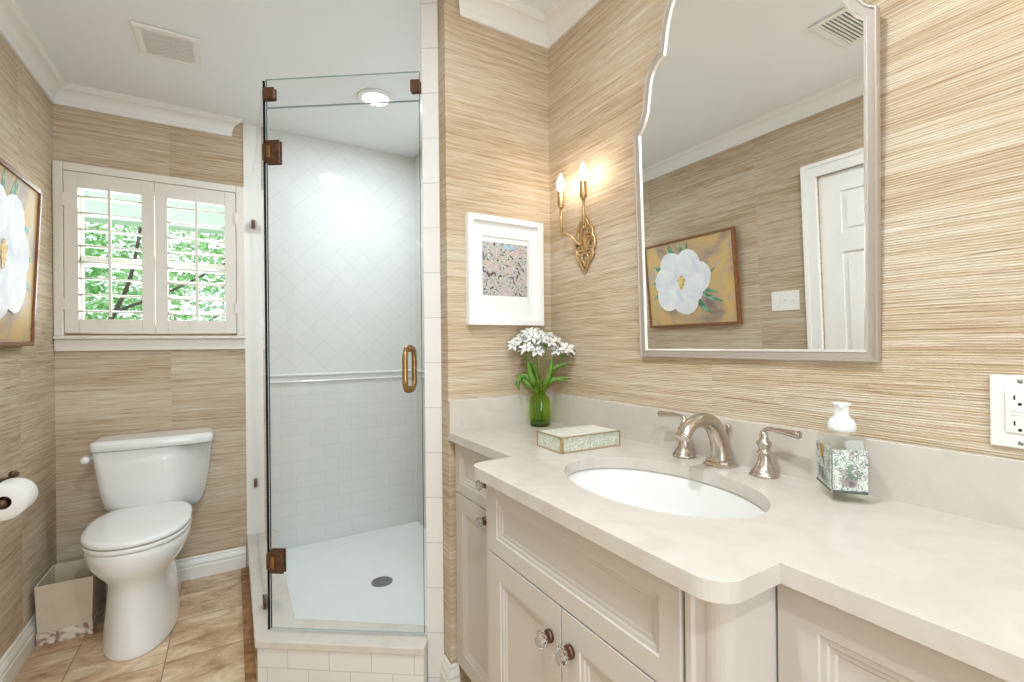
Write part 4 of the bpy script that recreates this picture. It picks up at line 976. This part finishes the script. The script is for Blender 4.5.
# ------------------------------------------------------------------ sconces
def sconce(label, y):
    t = thing('wall_sconce', label, 'wall sconce', (XR-0.0005, y, 1.437), group=None)
    # local: x=-depth, y, z up from plate bottom ; plate 0.108 x 0.194
    def P(d_, yy, z): return (-d_, yy, z)
    b = B(); cz = 0.097
    def scroll(pts, r): tube(b, bez([P(0.006, p[0], p[1]) for p in pts], 5), r, 8)
    half = [(0.0, 0.194), (0.014, 0.176), (0.022, 0.158), (0.038, 0.150), (0.044, 0.134), (0.040, 0.122), (0.052, 0.110), (0.053, 0.097)]
    full = half + [(p[0], 0.194-p[1]) for p in half[::-1][1:]]
    ring_ = full + [(-p[0], p[1]) for p in full[::-1][1:-1]]
    Pp = [Vector(P(0.007, p[0], p[1])) for p in ring_]; Pp.append(Pp[0]); tube(b, Pp, 0.0058, 8)
    for sx in (1, -1):
        for sz in (1, -1):
            def q(a): return [(sx*u, cz+sz*v) for u, v in a]
            scroll(q([(0.0, 0.030), (0.012, 0.036), (0.016, 0.050), (0.006, 0.062), (0.0, 0.078)]), 0.0052)
            scroll(q([(0.012, 0.036), (0.026, 0.034), (0.034, 0.044), (0.028, 0.052), (0.020, 0.046)]), 0.0052)
            scroll(q([(0.020, 0.0), (0.030, 0.012), (0.042, 0.014), (0.044, 0.004)]), 0.0052)
            scroll(q([(0.008, 0.024), (0.022, 0.020), (0.034, 0.024), (0.036, 0.034)]), 0.0052)
    lathe(b, [(0.0001, 0.194-0.006), (0.006, 0.190), (0.004, 0.198), (0.0001, 0.202)], P(0.008, 0, 0), 10)
    lathe(b, [(0.0001, -0.008), (0.004, -0.004), (0.006, 0.004), (0.0001, 0.008)], P(0.008, 0, 0), 10)
    rings(b, [[P(d_, 0.022*s*math.cos(2*PI*i/20), cz+0.034*s*math.sin(2*PI*i/20)) for i in range(20)] for d_, s in ((0.0, 1.0), (0.008, 1.0), (0.010, 0.85), (0.010, 0.7), (0.016, 0.55), (0.018, 0.2))])
    link('back_plate', b, M['gold'], parent=t, smooth=False)
    for s in (1, -1):
        ya = 0.061*s
        b = B(); tube(b, bez([P(0.012, 0.004*s, 0.097), P(0.026, 0.010*s, 0.098), P(0.040, 0.022*s, 0.116), P(0.050, 0.040*s, 0.132), P(0.057, 0.052*s, 0.136), P(0.061, ya, 0.137)], 5), 0.0048, 10)
        tube(b, [P(0.061, ya, 0.132), P(0.061, ya, 0.238)], 0.0056, 12); lathe(b, [(0.0001, 0.129), (0.0062, 0.131), (0.0062, 0.139), (0.0044, 0.141)], P(0.061, ya, 0), 12)
        lathe(b, [(0.0044, 0.228), (0.010, 0.231), (0.010, 0.234), (0.0075, 0.236)], P(0.061, ya, 0), 16)
        a = link('arm', b, M['gold'], parent=t, smooth=True)
        b = B(); lathe(b, [(0.0001, 0.2345), (0.0115, 0.2345), (0.0128, 0.238), (0.0128, 0.284), (0.0118, 0.286), (0.0001, 0.286)], P(0.061, ya, 0), 20); link('candle_sleeve', b, M['gold'], parent=a, smooth=False, bevel=0.001)
        b = B(); lathe(b, [(0.006, 0.2865), (0.0075, 0.290), (0.0125, 0.300), (0.014, 0.310), (0.0115, 0.324), (0.006, 0.338), (0.002, 0.347), (0.0001, 0.350)], P(0.061, ya, 0), 20); link('bulb', b, M['bulb'], parent=a, smooth=True)
    return t
sconce('brass two-candle sconce between the print and the mirror', 1.257)
sconce('brass two-candle sconce on the far right of the mirror', 0.02)

# ------------------------------------------------------------------ mirror
MYc = 0.7012
half = [(0.304, 0.0), (0.304, 0.651), (0.296, 0.656), (0.286, 0.666), (0.276, 0.682), (0.268, 0.700), (0.262, 0.730), (0.257, 0.762), (0.250, 0.788), (0.240, 0.806), (0.226, 0.820), (0.210, 0.830), (0.201, 0.834), (0.198, 0.848), (0.194, 0.872), (0.186, 0.902), (0.174, 0.934), (0.158, 0.962),
        (0.132, 0.988), (0.100, 1.008), (0.062, 1.022), (0.030, 1.029), (0.0, 1.031)]
half = [(p[0]*0.981, (p[1]-(0.003 if p[1] > 0.3 else 0))*1.0125) for p in half]
loop = half + [(-p[0]-(0.012*min(1, p[1]/0.65) if p[0] > 0.15 else 0), p[1]) for p in half[::-1][1:]]       # CCW seen with y to the right, z up
def offset_loop(lp, d_):
    n = len(lp); out = []
    for i in range(n):
        a = Vector(lp[i-1]); c = Vector(lp[i]); e = Vector(lp[(i+1) % n]); t1 = (c-a).normalized(); t2 = (e-c).normalized()
        n1 = Vector((-t1.y, t1.x)); n2 = Vector((-t2.y, t2.x)); nn = n1+n2
        nn = nn/max(nn.dot(n1), 0.55) ; out.append(tuple(c + nn*d_))
    return out
mr = thing('wall_mirror', 'arched mirror in a scalloped champagne silver frame above the sink', 'mirror', (1.0515, MYc, 1.1495), (0, R(-1.7), 0))
b = B(); rs = []
for o_, d_ in ((0.0, 0.0), (0.0, 0.012), (0.0012, 0.0145), (0.0035, 0.0145), (0.005, 0.0115), (0.0165, 0.0105), (0.0185, 0.0115)): rs.append([(-d_, p[0], p[1]) for p in offset_loop(loop, o_)])
rings(b, rs, cap0=True, cap1=False, smooth=False); link('frame', b, M['champagne'], parent=mr)
b = B(); rs = []
for o_, d_ in ((0.0186, 0.0110), (0.0190, 0.0122), (0.0205, 0.0120), (0.0240, 0.0080), (0.0243, 0.0060)): rs.append([(-d_, p[0], p[1]) for p in offset_loop(loop, o_)])
rings(b, rs, cap0=False, cap1=False, smooth=False); link('inner_lip', b, M['silver'], parent=mr)
b = B(); il = offset_loop(loop, 0.022); vs3 = [b.verts.new((-0.0070, p[0], p[1])) for p in il]; b.faces.new(vs3)
ex = bmesh.ops.extrude_face_region(b, geom=b.faces[:])
for e in ex['geom']:
    if isinstance(e, bmesh.types.BMVert): e.co.x += 0.004
bmesh.ops.triangulate(b, faces=b.faces[:]); link('mirror_glass', b, M['mirror'], parent=mr)
